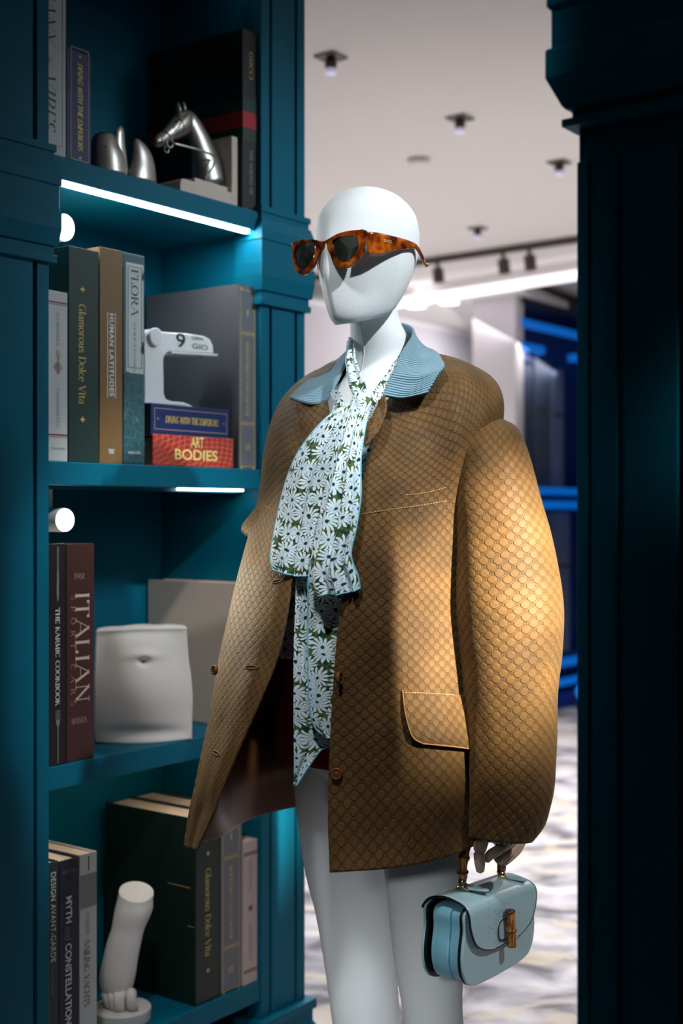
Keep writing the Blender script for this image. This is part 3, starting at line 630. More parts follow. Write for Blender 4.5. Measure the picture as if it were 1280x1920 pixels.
b.flat(sans('SAGE & FERN', .005, .03), INKW, 849, .5, .6).location.y = -.001
# the two lying books
def lying(name, label, u0, u1, v0, zb, h, mat, yl, depth):
    x0, Y0 = LB(u0, yl); x1, Y1 = LB(u1, yl); o = thing(name, label, 'book', BW(x0, yl, zb), TH, 'lying books under the calendar')
    t = x1-x0; c = .003
    MB().box(0, t, 0, c, 0, h).box(0, t, c, depth, 0, c).box(0, t, c, depth, h-c, h).build('cover', mat, o, bevel=.001)
    MB().box(.004, t-.004, c+.0002, depth-.004, c+.0002, h-c-.0002).build('page_block', plain('dark_page_edges', (76, 74, 72), .8), o); return o, t, (Y0+Y1)/2
hr = .058; o, t, Y = lying('art_book', 'red book with gold lines lying at the bottom of the stack', 287, 437, 820, SZ[1]+.0004, hr, ART, .004, .19)
for s, v, f, fit, nm in (('ART', 834, .53, .036, 'subtitle'), ('BODIES', 855, .52, .118, 'title')):
    lay(sans(s, .02, .03), nm, plain('yellow_print', (242, 216, 130), .5), o, (t*f, -.0012, (hr*.78 if s == 'ART' else hr*.36)), (1, 0, 0), (0, 0, 1), fit)
hb = .056; o, t, Y = lying('cookery_book', 'navy book with silver border lying on the red book', 283, 430, 768, SZ[1]+.0008+hr, hb, BLUEC, .008, .17)
m = MB()
for q in ((.008, t-.008, .008, .0095), (.008, t-.008, hb-.0095, hb-.008), (.008, .0095, .0095, hb-.0095), (t-.0095, t-.008, .0095, hb-.0095)): m.box(q[0], q[1], -.0006, -.0001, q[2], q[3])
m.build('border', TAN, o); lay(serif('DINING WITH THE EMPERORS', .012, .24, .08, .2, .04), 'title', GILT, o, (t*.51, -.0007, hb*.5), (1, 0, 0), (0, 0, 1), t*.68)
for f in (.08, .92): lay(star(4, .004), 'star', TAN, o, (t*f, -.0007, hb*.5), (1, 0, 0), (0, 0, 1))
ZCAL = SZ[1]+.0012+hr+hb
SLATE = plain('slate_blue_spine', (112, 116, 128), .5, 0, .06, 300, .1)
def compendium(b, top, bot, label2=True):
    MB().box(.0006, b.t-.0006, -.0004, -.00005, .003, b.h-.003).build('spine_panel', SLATE, b.o); h = b.h; q = lambda f: (ZP(0, b.Y)-b.z-h*(1-f))*F/b.Y   # pixel row at height fraction f
    for f0, f1 in ((.76, .985), (.27, .745), (.03, .255)): b.frame(GILT, .1, .9, q(f1), q(f0), .0016, 'border', .006)
    for f0, f1 in ((.775, .97), (.285, .73), (.045, .24)): b.frame(plain('dull_gilt', (150, 136, 90), .5), .2, .8, q(f1), q(f0), .0007, 'border')
    b.text(serif('RENAISSANCE COMPENDIUM', .0095, .2, .07, 0, .05), GILT, q(.71), q(.31), .48); b.flat(serif('XIV', .012, .18, .07), GILT, q(.88), .5, .36, 'volume_number'); b.flat(serif('I', .012, .2, .07), GILT, q(.15), .5, .1, 'volume_number')
b = Book('book', 'large slate grey book with gilt bordered spine on the middle shelf', 447, 487, 532, 1, GREYC, .26, .012); compendium(b, 532, 877)
# third shelf
b = Book('book', 'black cookery book with a fork and knife on its spine', 84, 124, 1020, 2, plain('soft_black_cloth', (26, 22, 24), .5), .22, .006)
b.text(serif('THE KARMIC COOKBOOK', .0088, .17, .06, 0, .1), INKW, 1140, 1324, .54)
m = MB(); z = lambda v: ZP(v, b.Y)-b.z; x = b.t*.56
for q in ((x-.0016, x-.0004, 1025, 1072), (x+.0004, x+.0016, 1025, 1072), (x-.002, x+.002, 1072, 1084)): m.box(q[0], q[1], -.0006, -.0001, z(q[3]), z(q[2]))
m.add([(x-.002, -.0006, z(1084)), (x-.0028, -.0006, z(1110)), (x-.001, -.0006, z(1131)), (x+.002, -.0006, z(1120)), (x+.0022, -.0006, z(1084))], [(0, 1, 2, 3, 4)]); m.build('knife_print', INKG, b.o)
m = MB()
for k in range(4): m.box(x-.0046+k*.0027, x-.0036+k*.0027, -.0006, -.0001, z(1350), z(1332))
m.add([(x-.0046, -.0006, z(1350)), (x+.0045, -.0006, z(1350)), (x+.0036, -.0006, z(1358)), (x+.001, -.0006, z(1364)), (x-.001, -.0006, z(1364)), (x-.0036, -.0006, z(1358))], [(0, 1, 2, 3, 4, 5)]); m.box(x-.001, x+.001, -.0006, -.0001, z(1432), z(1364)); m.build('fork_print', INKG, b.o)
b = Book('book', 'oxblood book with large pale title standing beside the torso sculpture', 125, 177, 1020, 2, BROWNC, .23, .008)
b.text(serif('ITALIAN', .03, .12, .035, 0, .12), plain('warm_ink', (196, 180, 168), .5), 1112, 1316, .56); b.text(serif('SPORT CARS', .010, .1, .04, 0, .8), TAN, 1116, 1320, .22, 'subtitle')
b.flat(serif('1961', .01, .12, .05), TAN, 1080, .44, .36, 'year'); b.flat(serif('MANIA', .01, .12, .05), TAN, 1350, .44, .56)
b = Book('book', 'large beige book standing behind the torso sculpture', 452, 487, 1094, 2, BEIGE, .262, .012)
# bottom shelf
b = Book('book', 'dark green book with sans title at the lower left', 78, 110, 1622, 3, GREENC, .24, .006); b.text(sans('DESIGN AVANT-GARDE', .011, .012, 1.1), INKW, 1637, 1806, .5); b.text(sans('Franco Bellini', .005), INKG, 1815, 1867, .45, 'author')
b = Book('book', 'midnight blue book with bold white title on the bottom shelf', 110.5, 149, 1616, 3, NIGHT, .24, .006)
b.text(sans('MYTH', .0135, .03), INKW, 1680, 1730, .46); b.text(serif('and', .014, .12, .05, .2, .05, 0), INKG, 1735, 1763, .44, 'title_link'); b.text(sans('CONSTELLATIONS', .0135, .03), INKW, 1768, 1930, .44); b.flat(sans('EST. 1921', .006), INKG, 1634, .5, .66, 'year')
b = Book('book', 'pale grey book with a hatched band beside the white foot sculpture', 149.5, 182, 1604, 3, OFFW, .24, .006)
b.bar(plain('grey_band', (132, 136, 136), .6, 0, .3, 900), .02, .98, 1638, 1700, 'hatched_band'); b.bar(INK, .49, .54, 1606, 1632, 'slot')
b.text(serif('ICONIC', .007, .12, .05, 0, .3), INKG, 1712, 1752, .44, 'subtitle'); b.text(serif('SAILING YACHTS', .0125, .14, .04, 0, .05), INKG, 1762, 1886, .4)
b = Book('book', 'thick dark green book with gilt title on the bottom shelf', 367, 412, 1536, 3, plain('bottle_green_cloth', (18, 40, 30), .45, 0, .08, 300), .25, .010)
b.text(serif('Glamorous Dolce Vita', .0155, .15, .05, 0, .05, .08), GILT, 1628, 1792, .5)
for v in (1600, 1819): b.flat(star(4, .006, .42), GILT, v, .5, .2, 'star')
m = MB().box(-.0006, -.0001, .015, .075, b.h*.625, b.h*.628).box(-.0006, -.0001, .003, .02, b.h*.42, b.h*.422); m.build('cover_rule', GILT, b.o)
b = Book('book', 'slate book with gilt bordered spine on the bottom shelf', 413, 453, 1523, 3, plain('charcoal_cloth', (58, 58, 64), .5, 0, .06, 300), .25, .012); compendium(b, 0, 0)
b = Book('book', 'narrow rosy off-white book at the right end of the bottom shelf', 456, 483, 1580, 3, plain('rosy_cloth', (206, 186, 180), .6, 0, .03), .2, .008)
for v in (1597, 1601, 1816, 1820): b.bar(INKR, .02, .98, v, v+1.6)
b.text(serif('MEMOIRES', .008, .12, .05, 0, .3), TAN, 1612, 1668); b.text(serif('AMOUREUSES', .008, .12, .05, 0, .3), TAN, 1730, 1800, .5, 'subtitle'); b.flat(star(6, .01, .3), INKR, 1702, .5, .4, 'flower_print')

# ---------------------------------------------------------------- ornaments on the shelves
def shelf_pt(u, v, yl): x, Y = LB(u, yl); return Vector((x, yl, ZP(v, Y)))
def at(name, label, cat, u, yl, z, group=None): x, Y = LB(u, yl); o = thing(name, label, cat, BW(x, yl, z), TH, group); return o, x, z
# perpetual calendar, a C-shaped white block
yl = .03; o, x0, z0 = at('perpetual_calendar', 'white C-shaped desk calendar standing on the navy book', 'calendar', 271, yl, ZCAL)
def lc(u, v): p = shelf_pt(u, v, yl); return (p.x-x0, p.z-z0)
zb = .0006
out = [lc(271, 640), lc(273, 627), lc(280, 619), lc(290, 616), lc(298, 621), lc(350, 625), lc(384, 630), lc(394, 636), lc(400, 648), lc(401, 662), lc(318, 658), lc(309, 666), lc(307, 676), lc(308, 738), lc(312, 748), lc(322, 752), lc(345, 754), lc(357, 759), lc(366, 770)]
out = [(a, max(b, zb)) for a, b in out]; ex = max(a for a, c in out[-2:]); out[-1] = (ex, zb); out.append((0, zb))
me = curve_mesh([out], .05, .003, 'body'); link('body', me, WHITE, o, Matrix.Translation((0, .025, 0)) @ Matrix.Rotation(R(90), 4, 'X'), 40)
p = lc(288, 632); MB().cyl((p[0], .0, p[1]), (0, -1, 0), .017, .008, 28).build('knob', WHITE, o, auto=40, bevel=.0015)
a, c = lc(318, 659), lc(404, 664); MB().add([(a[0], -.006, a[1]), (c[0], -.006, c[1]), (c[0], .05, c[1]), (a[0], .05, a[1]), (a[0], -.006, a[1]-.004), (c[0], -.006, c[1]-.004), (c[0], .05, c[1]-.004), (a[0], .05, a[1]-.004)], [(0, 1, 2, 3), (4, 7, 6, 5), (0, 4, 5, 1), (1, 5, 6, 2), (2, 6, 7, 3), (3, 7, 4, 0)]).build('card_ledge', WHITE, o)
for s, u, v, w, mt, nm in (('9', 338, 640, 17, INK, 'day_number'), ('GEN', 369, 634.5, 20, INKG, 'month_name'), ('GIO', 374, 651, 30, INKG, 'weekday_name')):
    p = lc(u, v); lay(sans(s, {'9': .027, 'GEN': .0078, 'GIO': .0105}[s], .01), nm, mt, o, (p[0], -.0012, p[1]), (1, 0, 0), (0, 0, 1), w*kx(u, LB(u, yl)[1]))
# horse bookend
yl = .02; o, x0, z0 = at('horse_bookend', 'cream bookend with a silver bridled horse head on the top shelf', 'bookend', 338, yl, SZ[0]+.0004)
def hp(u, v, d=.03): p = shelf_pt(u, v, yl+d); return Vector((p.x-x0, d, p.z-z0))
x1 = LB(446, yl)[0]-x0; hh = shelf_pt(440, 255, yl).z-z0; hb_ = shelf_pt(350, 336, yl).z-z0
r = .012; me = curve_mesh([[(0, 0), (x1-.018, 0), (x1-.018, hb_)]+[(r-r*math.sin(R(a)), hb_-r+r*math.cos(R(a))) for a in range(0, 91, 15)]], .11, .002, 'base')
link('base', me, CREAM, o, Matrix.Translation((0, .055, 0)) @ Matrix.Rotation(R(90), 4, 'X'), 40)
MB().box(x1-.0179, x1, 0, .11, 0, hh).build('upright', CREAM, o, bevel=.003)
MB().box(.05, x1-.0185, .01, .075, hb_, hb_+.012).build('plinth', CREAM, o, bevel=.002)
d = .04
def poly(pts, n): return crs([Vector(p) for p in pts], n)
m = MB(); k = LB(380, yl)[1]/F*1.25
neck = [(398, 346, 30), (392, 318, 27), (382, 285, 23), (371, 255, 19), (360, 232, 16), (352, 218, 12)]
m.tube(crs([hp(u, v, d) for u, v, r in neck], 14), [(r*k*.55, r*k) if 0 else (r*k, r*k*.6) for r in crs([q[2] for q in neck], 14)], 18, up=(1, 0, .5))
head = [(357, 214, 8), (349, 224, 15), (339, 234, 17), (327, 243, 14.5), (315, 252, 11), (303, 261, 9.5), (295, 266, 8.5), (290, 266, 5)]
m.tube(crs([hp(u, v, d) for u, v, r in head], 20), [(r*k, r*k*.68) for r in crs([q[2] for q in head], 20)], 18, up=(.6, 0, 1))
bo = m.build('horse_head', SILVER, o, True)
m = MB()
for (u, v, dd) in ((335, 214, .022), (345, 212, .058)):
    base = hp(u, v, dd); tip = hp(u-2, v-22, dd-.001); m.tube([base-Vector((0, 0, .006)), base.lerp(tip, .4), base.lerp(tip, .8), tip], [.005, .0065, .004, .0008], 10, flat=.6)
m.build('ear', SILVER, o, True)
m = MB(); c = hp(318, 268, d-.024)
m.torus(c, (0, 1, 0), .0085, .0022, 20, 6); m.torus(hp(312, 280, d-.012), (0, 1, 0), .006, .0015, 16, 6)
def strap(pts, r=.0016, n=14): m.tube(crs([hp(*p) for p in pts], n), r, 6)
strap([(318, 264, d-.026), (330, 245, d-.03), (343, 226, d-.028), (352, 212, d-.016)]); strap([(305, 243, d-.002), (314, 250, d-.02), (322, 259, d-.026)]); strap([(333, 222, d-.01), (342, 228, d-.027), (347, 246, d-.027)])
strap([(322, 268, d-.027), (350, 275, d-.034), (380, 283, d-.038), (405, 295, d-.03)], .0022); strap([(405, 295, d-.03), (398, 315, d-.034), (384, 336, d-.034)], .002)
m.build('bridle', SILVER, o, True)
m = MB(); m.ball(hp(331, 228, d-.0255), .0026); m.ball(hp(293, 262, d-.014), .0022); m.build('eye', plain('dark_silver', (60, 58, 56), .3, .8), o, True)
# two silver animal-shaped sculptures whose lower ends sit behind the shelf edge
yl = .045; zf = SZ[0]+.0004
def loftpx(m, rows, yl, x0, z0, n=22, fl=.8):          # rows (uL,uR,v): horizontal ellipses between two silhouettes
    rr = crs([Vector(q) for q in rows], 16); L_ = []
    for q in rr:
        a, b = shelf_pt(q.x, q.z, yl), shelf_pt(q.y, q.z, yl); c = (a.x+b.x)/2; r = abs(b.x-a.x)/2
        L_.append([(c-x0+r*math.cos(2*math.pi*i/n), r*fl*math.sin(2*math.pi*i/n), max((a.z+b.z)/2-z0, 0)) for i in range(n)])
    return m.rings(L_)
o, x0, z0 = at('silver_sculpture', 'brushed silver sculpture with a domed head and upright fin', 'sculpture', 200, yl, zf)
m = MB(); loftpx(m, [(170, 232, 330), (172, 230, 315), (173, 226, 290), (175, 217, 268), (181, 213, 256), (189, 208, 250), (196, 202, 248.5)], yl, x0, z0); m.build('body', SILVER, o, True)
m = MB(); loftpx(m, [(206, 232, 325), (207, 228, 295), (206, 225, 270), (208, 224, 250), (212, 222, 242), (216, 219, 238.5)], yl+.012, x0, z0, 16, .45); m.build('fin', SILVER, o, True)
p = shelf_pt(203, 273, yl-.03); MB().ball((p.x-x0, -.0245, p.z-z0), .002).build('eye', plain('dark_silver2', (70, 68, 66), .3, .8), o, True)
o, x0, z0 = at('silver_sculpture', 'brushed silver sculpture shaped like a curved ear on the top shelf', 'sculpture', 264, yl, zf)
m = MB(); loftpx(m, [(238, 291, 345), (241, 290, 325), (247, 288, 305), (249, 282, 285), (250, 272, 270), (253, 263, 262), (256, 259, 260)], yl, x0, z0, 22, .5); m.build('body', SILVER, o, True)
m = MB(); loftpx(m, [(274, 291, 345), (275, 290.5, 325), (276, 287, 300), (274, 279, 288), (275, 276, 286)], yl-.014, x0, z0, 14, .55); m.build('ridge', SILVER, o, True)
# torso fragment
def tq(u, v, y): return P(u, v, y)
o = thing('torso_sculpture', 'white plaster torso fragment with a navel on the third shelf', 'sculpture', (P(270, 960, 2.46).x, 2.46, SZ[2]+.0006), 0)
base = Vector(o.location); zt = SZ[2]+.0008
rows = []
for v, l, r in ((1181, 177, 354), (1200, 176, 355), (1235, 176, 356), (1270, 176, 359), (1310, 177, 361), (1350, 177, 360), (1388, 178, 360)):
    q = []
    for i in range(7):
        f = i/6; u = l+(r-l)*f; y = 2.435+.04*f-.028*math.sin(math.pi*f)
        p = P(u, v-6*(f-.5)*((1390-v)/200), y); 
        if v == 1388: p.z = zt
        q.append(p-base)
    rows.append(q)
def bell(x, y): return math.exp(-(x*x+y*y))
def navel(a, b, p):
    n = .012*bell((a-.52)/.045, (b-.36)/.03)                                # the navel hollow
    fold = .006*math.exp(-((b-.30-.25*(a-.5)**2)/.035)**2)*math.exp(-((a-.52)/.16)**2)
    belly = -.010*bell((a-.5)/.3, (b-.62)/.24); up = .010*bell((a-.5)/.4, (b-.05)/.16); low = .006*math.exp(-((b-.93)/.05)**2)*math.sin(math.pi*a)
    return n*1.5+1.7*(belly+up+low-fold*.6)+.010*bell((a-.9)/.14, (b-.2)/.3)+.008*bell((a-.08)/.14, (b-.25)/.3)
so, g = sheet('torso', rows, 60, 60, PLASTER, o, .02, navel, -1 if False else 1)
# foot sculpture on a round base
yl = .085; o, x0, z0 = at('foot_sculpture', 'white plaster foot standing on tiptoe on a round base', 'sculpture', 228, yl, SZ[3]+.0004)
MB().tube([(0, 0, 0), (0, 0, .019), (0, 0, .021)], [.055, .055, .053], 44).build('base', PLASTER, o, auto=40)
Yf = LB(228, yl)[1]; inv = Matrix.Rotation(-TH, 3, 'Z')
def fp(u, v, dy=0): return inv @ (P(u, v, Yf+dy)-Vector(o.matrix_basis.translation))
k = Yf/F; m = MB()
ft = [(220, 1868, 24), (217, 1850, 31), (219, 1828, 34), (225, 1795, 33), (233, 1762, 32), (240, 1740, 31), (247, 1718, 34), (252, 1700, 35), (254, 1685, 33), (255.5, 1672, 32.5)]
pts = crs([fp(u, v) for u, v, r in ft], 26); rr = [(r*k, r*k*.95) for r in crs([q[2] for q in ft], 26)]
n = 24; ring = []
for i, p in enumerate(pts):
    f = i/25; tilt = Vector((0, 0, 0)); ax = inv @ Vector((1, 0, 0)); ay = inv @ Vector((0, 1, 0)); q = []
    for j in range(n):
        a = 2*math.pi*j/n; x_, y_ = math.cos(a), math.sin(a)
        bulge = 1+.05*math.sin(3*a+f*5)*(1-f)
        q.append(p+ax*(rr[i][0]*x_*bulge)+ay*(rr[i][1]*y_*.85*bulge)+Vector((0, 0, (y_*.012-x_*.004)*max(0, (f-.55)/.45))))
    ring.append(q)
m.rings(ring)
m.build('foot', PLASTER, o, True).data.set_sharp_from_angle(angle=R(50))
m2 = [(196, 1862, 205, 1889, 7.5, -.012), (207, 1860, 213, 1893, 7.5, -.02), (219, 1862, 222, 1897, 7.5, -.028), (230, 1862, 227, 1896, 7, -.026), (246, 1860, 248, 1893, 10, -.024)]
for (u0, v0, u1, v1, r, dy) in m2:
    a, b_ = fp(u0, v0, dy*.6), fp(u1, v1, dy); b_.z = .021+r*k*.9; mid = a.lerp(b_, .55)+(inv @ Vector((0, -.008, .006)))
    MB().tube(crs([a, mid, b_, b_+(inv @ Vector((0, -.004, -.002)))], 8), [r*k*q for q in (1, 1.05, .95, 1, 1.08, 1.1, .9, .5)], 12).build('toe', PLASTER, o, True)

# ---------------------------------------------------------------- dark column at the right
c0 = P(1081, 960, 1.42); c0.z = 0
# its own axes: x runs to the right and nearer, y runs away into the doorway
cl = thing('column', 'dark teal moulded column standing at the right edge', 'column', c0, math.atan2(-.6, .8))
CW, CT = .16, .05
MB().box(0, CW, .006, CT, 0, 2.6).build('shaft', TEAL, cl)
for a, b_ in ((0, .013), (.021, .047), (.055, .115), (.123, .16)): MB().box(a, b_, 0, .0065, .1, 1.66).build('raised_strip', TEAL, cl, bevel=.001)
def ring(o, z): return [(-o, -o, z), (CW+o, -o, z), (CW+o, CT+o, z), (-o, CT+o, z)]
zc = lambda v: ZP(v, 1.42)
for q in ([(.0125, 1.0*zc(225)), (.0125, zc(240))], [(.004, zc(207)), (.004, zc(225))], [(.024, zc(95)), (.0255, zc(100)), (.0255, zc(150)), (.0125, zc(200)), (.009, zc(207))], [(.0205, zc(20)), (.0205, zc(95))], [(.0245, zc(-60)), (.0245, zc(15)), (.022, zc(22))]):
    MB().rings([ring(a, z) for a, z in reversed(q)]).build('moulding', TEAL, cl, bevel=.0012)

# ---------------------------------------------------------------- mannequin
from mathutils.bvhtree import BVHTree
def hand_pt(u, v, Y): return P(u, v, Y)
FD, RD = Vector((-.574, -.819, 0)), Vector((.819, -.574, 0)); MC = Vector((.063, 2.03, 0))
mq = thing('mannequin', 'white cloth covered mannequin with faceless head turned to the left', 'mannequin', (MC.x, MC.y, 0))
mo = Vector((MC.x, MC.y, 0))
def oval(c, f, r, w, fr, bk, z, n=36, k=2.0):
    out = []
    for i in range(n):
        a = 2*math.pi*i/n; x, y = math.sin(a), math.cos(a)
        sx = math.copysign(abs(x)**(2/k), x); sy = math.copysign(abs(y)**(2/k), y)
        out.append(c+r*(w*sx)+f*((fr if y > 0 else bk)*sy)+Vector((0, 0, z)))
    return out
def loc(ring): return [p-mo for p in ring]
# torso and neck, one surface
tz = [(1.60, .035, .04, .04, -.014, -.012), (1.575, .0375, .041, .043, -.0115, -.009), (1.55, .044, .045, .048, -.005, -.004), (1.52, .049, .05, .053, 0, 0), (1.49, .058, .06, .06, 0, 0), (1.465, .09, .068, .07, 0, 0), (1.44, .145, .075, .08, 0, 0), (1.40, .172, .088, .092, 0, 0),
      (1.34, .168, .098, .095, 0, 0), (1.27, .15, .105, .085, 0, 0), (1.18, .128, .085, .078, 0, 0), (1.10, .118, .075, .075, 0, 0), (1.02, .14, .085, .095, 0, 0), (.95, .155, .09, .105, 0, 0), (.89, .15, .085, .1, 0, 0), (.86, .1, .06, .07, 0, 0)]
tt = crs([Vector(q[:3]) for q in tz], 46); t2 = crs([Vector(q[3:]) for q in tz], 46)
m = MB(); m.rings([loc(oval(MC+Vector((b.y, b.z, 0)), FD, RD, a.y, a.z, b.x, a.x)) for a, b in zip(tt, t2)])
m.build('torso', CLOTHW, mq, True)
# legs down to the feet
def legpath(rows): return [P(u, v, Y) for u, v, Y, r in rows], [r for *_, r in rows]
def leg(rows, foot):
    p, r = legpath(rows); kn = p[-1]; an = Vector((kn.x+.01, kn.y+.0, .09))
    p = p+[kn.lerp(an, .35)+Vector((.012, .03, 0)), kn.lerp(an, .7)+Vector((.008, .02, 0)), an, an-Vector((0, 0, .06))]; r = r+[.052, .042, .034, .036]
    m = MB(); m.tube(crs(p, 40), crs(r, 40), 28)
    h = an-Vector((0, 0, .055)); m.tube(crs([h+FD*-.05, h+FD*.0, h+FD*.08+Vector((0, 0, -.01)), h+FD*.16+Vector((0, 0, -.016))], 14), [(q*.8, q) for q in crs([.026, .036, .038, .02], 14)], 20, up=(0, 0, 1))
    m.v = [tuple(Vector(q)-mo) for q in m.v]; return m.build('leg', CLOTHW, mq, True)
q = 2450.
leg([(628, 1380, 2.1, .066), (630, 1440, 2.1, .0675), (633, 1500, 2.1, .068), (647, 1620, 2.09, .0655), (661, 1700, 2.085, .0605), (675, 1800, 2.08, .0575), (687, 1920, 2.07, .0535)], 0)
leg([(778, 1380, 1.975, .068), (782, 1450, 1.975, .069), (795, 1600, 1.97, .0635), (799, 1700, 1.965, .0575), (804, 1800, 1.96, .0525), (813, 1920, 1.95, .044)], 0)
# head: softly faceted egg with a centre ridge
YW = R(41); HF = Vector((-math.sin(YW), -math.cos(YW), 0)); HR = Vector((math.cos(YW), -math.sin(YW), 0))
HCN = P(683, 960, 1.975); HCN.z = 0; zt, zchin, zback = 1.771, 1.5575, 1.589
prof = [(0, .002, .002, .002, 0), (.03, .03, .028, .036, 0), (.09, .052, .048, .062, 0), (.2, .069, .069, .085, .05), (.33, .0745, .081, .094, .22), (.46, .0745, .087, .095, .36), (.57, .0725, .086, .09, .55), (.68, .069, .086, .082, .75), (.8, .062, .081, .07, .8), (.9, .0535, .074, .058, .7), (.965, .046, .066, .047, .6), (1.0, .038, .056, .036, .4)]
hp_ = crs([Vector(q[:4][1:]) for q in prof], 12); m = MB(); rs = []; n = 64
sp = [q[0] for q in prof]
NS = 48
for i in range(NS):
    t = 11*i/(NS-1); q = cr([Vector((a[1], a[2], a[3])) for a in prof], t); s_ = cr([Vector((a[0], a[4], 0)) for a in prof], t); s = min(max(s_.x, 0), 1); kd = max(0, s_.y)
    ring = []
    for j in range(n):
        a = 2*math.pi*j/n; x, y = math.sin(a), math.cos(a); zb_ = zchin if y > 0 else zback
        zb_ = zback+(zchin-zback)*max(0, (y+.9)/1.9)**.8
        rx, ry = q.x*x, (q.y if y > 0 else q.z)*y
        if y > 0:                                             # pull the face towards two planes meeting at a ridge
            dm = 1/(abs(x)+abs(y)); dm = dm*1.0; rx2, ry2 = q.x*x*dm, q.y*y*dm
            rx, ry = rx+(rx2-rx)*kd*.55, ry+(ry2-ry)*kd*.55
            ry += .006*kd*math.exp(-(x/.2)**2)*math.exp(-((s-.62)/.14)**2)
        z = zt-s*(zt-zb_)
        ring.append(HCN+HR*rx+HF*ry+Vector((0, 0, z))-mo)
    rs.append(ring)
m.rings(rs); m.build('head', CLOTHW, mq, True)
hs = MB()                                                      # the short dart seam on the forehead and the neck seam
nk = [MC+Vector((b.y, b.z, a.x))+FD*(a.z+.0002)-mo for a, b in zip(tt, t2) if 1.43 < a.x < 1.58]
hs.tube(nk, .0006, 6).build('seam', plain('seam_cloth', (206, 214, 218), .8), mq, True)
# ---------------------------------------------------------------- skirt
sk = thing('skirt', 'wine red skirt under the floral blouse', 'skirt', (MC.x, MC.y, 0))
def ringrow(w, f, b, z, n=24, c=MC): r = oval(c, FD, RD, w, f, b, z, n, 2.2); r = r[n//2:]+r[:n//2]; return [p-mo for p in r+[r[0]]]
sheet('body', [ringrow(.14, .095, .1, 1.10), ringrow(.165, .105, .115, 1.02), ringrow(.18, .112, .125, .95), ringrow(.187, .115, .13, .895)], 97, 24, WINE, sk, .003)
# ---------------------------------------------------------------- blouse with its long scarf bow
bl = thing('blouse', 'daisy print blouse with a long scarf bow at the neck', 'blouse', (MC.x, MC.y, 0))
sheet('body', [ringrow(.185, .105, .105, 1.385), ringrow(.185, .122, .11, 1.30), ringrow(.185, .125, .11, 1.2), ringrow(.19, .125, .115, 1.12), ringrow(.2, .128, .12, 1.056)], 121, 40, DAISY, bl, .0015,
      lambda a, b, p: .006*math.sin(a*90)*b)
def PX(rows, dx=0): return [[P(u, v, Y)-mo for u, v, Y in r] for r in rows]
def pleat(k, amp, ph=0, top=.15): return lambda a, b, p: amp*min(1, .25+4*a*(1-a))*(top+b)*(math.sin(2*math.pi*k*a+ph+2.0*b)+.45*math.sin(2*math.pi*k*2.3*a+1.7+3*b))
def piping(g, idx, name='piping', mat=None, r=.0014):
    pts = [g[i][j] for i, j in idx]; o = MB().tube(pts, r, 6).build(name, mat or plain('pale_blue_piping', (120, 190, 214), .6), bl, True); return o
# left loop, wide and rounded at the bottom
rows = [[(655, 752, 1.872), (662, 751, 1.866), (670, 751, 1.862), (678, 752, 1.86), (684, 754, 1.86)],
        [(604, 790, 1.885), (620, 790, 1.868), (638, 790, 1.858), (655, 790, 1.852), (668, 790, 1.85)],
        [(560, 845, 1.91), (583, 848, 1.88), (608, 850, 1.86), (632, 850, 1.85), (650, 850, 1.845)],
        [(535, 905, 1.925), (560, 908, 1.89), (587, 910, 1.87), (615, 910, 1.855), (636, 910, 1.845)],
        [(518, 980, 1.93), (545, 983, 1.895), (573, 985, 1.87), (600, 985, 1.855), (622, 985, 1.845)],
        [(509, 1040, 1.92), (536, 1044, 1.89), (563, 1046, 1.868), (588, 1046, 1.855), (606, 1045, 1.845)],
        [(514, 1068, 1.91), (538, 1077, 1.885), (562, 1080, 1.868), (584, 1079, 1.855), (598, 1074, 1.845)]]
o, g = sheet('scarf_loop', PX(rows), 60, 90, DAISY, bl, .0012, pleat(2.0, .0055, 2.2))
piping(g, [(i, 0) for i in range(6, 90)]+[(89, j) for j in range(60)])
rows = [[(664, 748, 1.85), (672, 746, 1.846), (680, 745, 1.844), (690, 747, 1.844), (697, 752, 1.846)],
        [(643, 795, 1.845), (655, 796, 1.838), (666, 797, 1.834), (676, 797, 1.834), (685, 798, 1.836)],
        [(622, 860, 1.845), (638, 862, 1.835), (652, 862, 1.828), (665, 862, 1.826), (676, 862, 1.83)],
        [(606, 925, 1.845), (625, 928, 1.832), (643, 930, 1.824), (660, 930, 1.82), (676, 928, 1.822)],
        [(593, 990, 1.845), (614, 993, 1.83), (633, 994, 1.822), (652, 993, 1.816), (668, 988, 1.816)],
        [(582, 1052, 1.845), (603, 1056, 1.828), (622, 1057, 1.82), (641, 1054, 1.815), (658, 1040, 1.814)],
        [(580, 1092, 1.845), (605, 1098, 1.828), (630, 1098, 1.82), (652, 1092, 1.814), (671, 1080, 1.812)],
        [(590, 1108, 1.845), (612, 1115, 1.828), (635, 1113, 1.82), (657, 1110, 1.814), (675, 1103, 1.812)]]
rows = [[(u, v, Y-.014*min(1, i/2)) for u, v, Y in r] for i, r in enumerate(rows)]
o, g = sheet('scarf_loop', PX(rows), 60, 96, DAISY, bl, .0012, pleat(2.6, .006, .6), uoff=.3)
piping(g, [(i, 59) for i in range(10, 96)]+[(95, j) for j in reversed(range(60))]+[(i, 0) for i in range(95, 70, -1)])
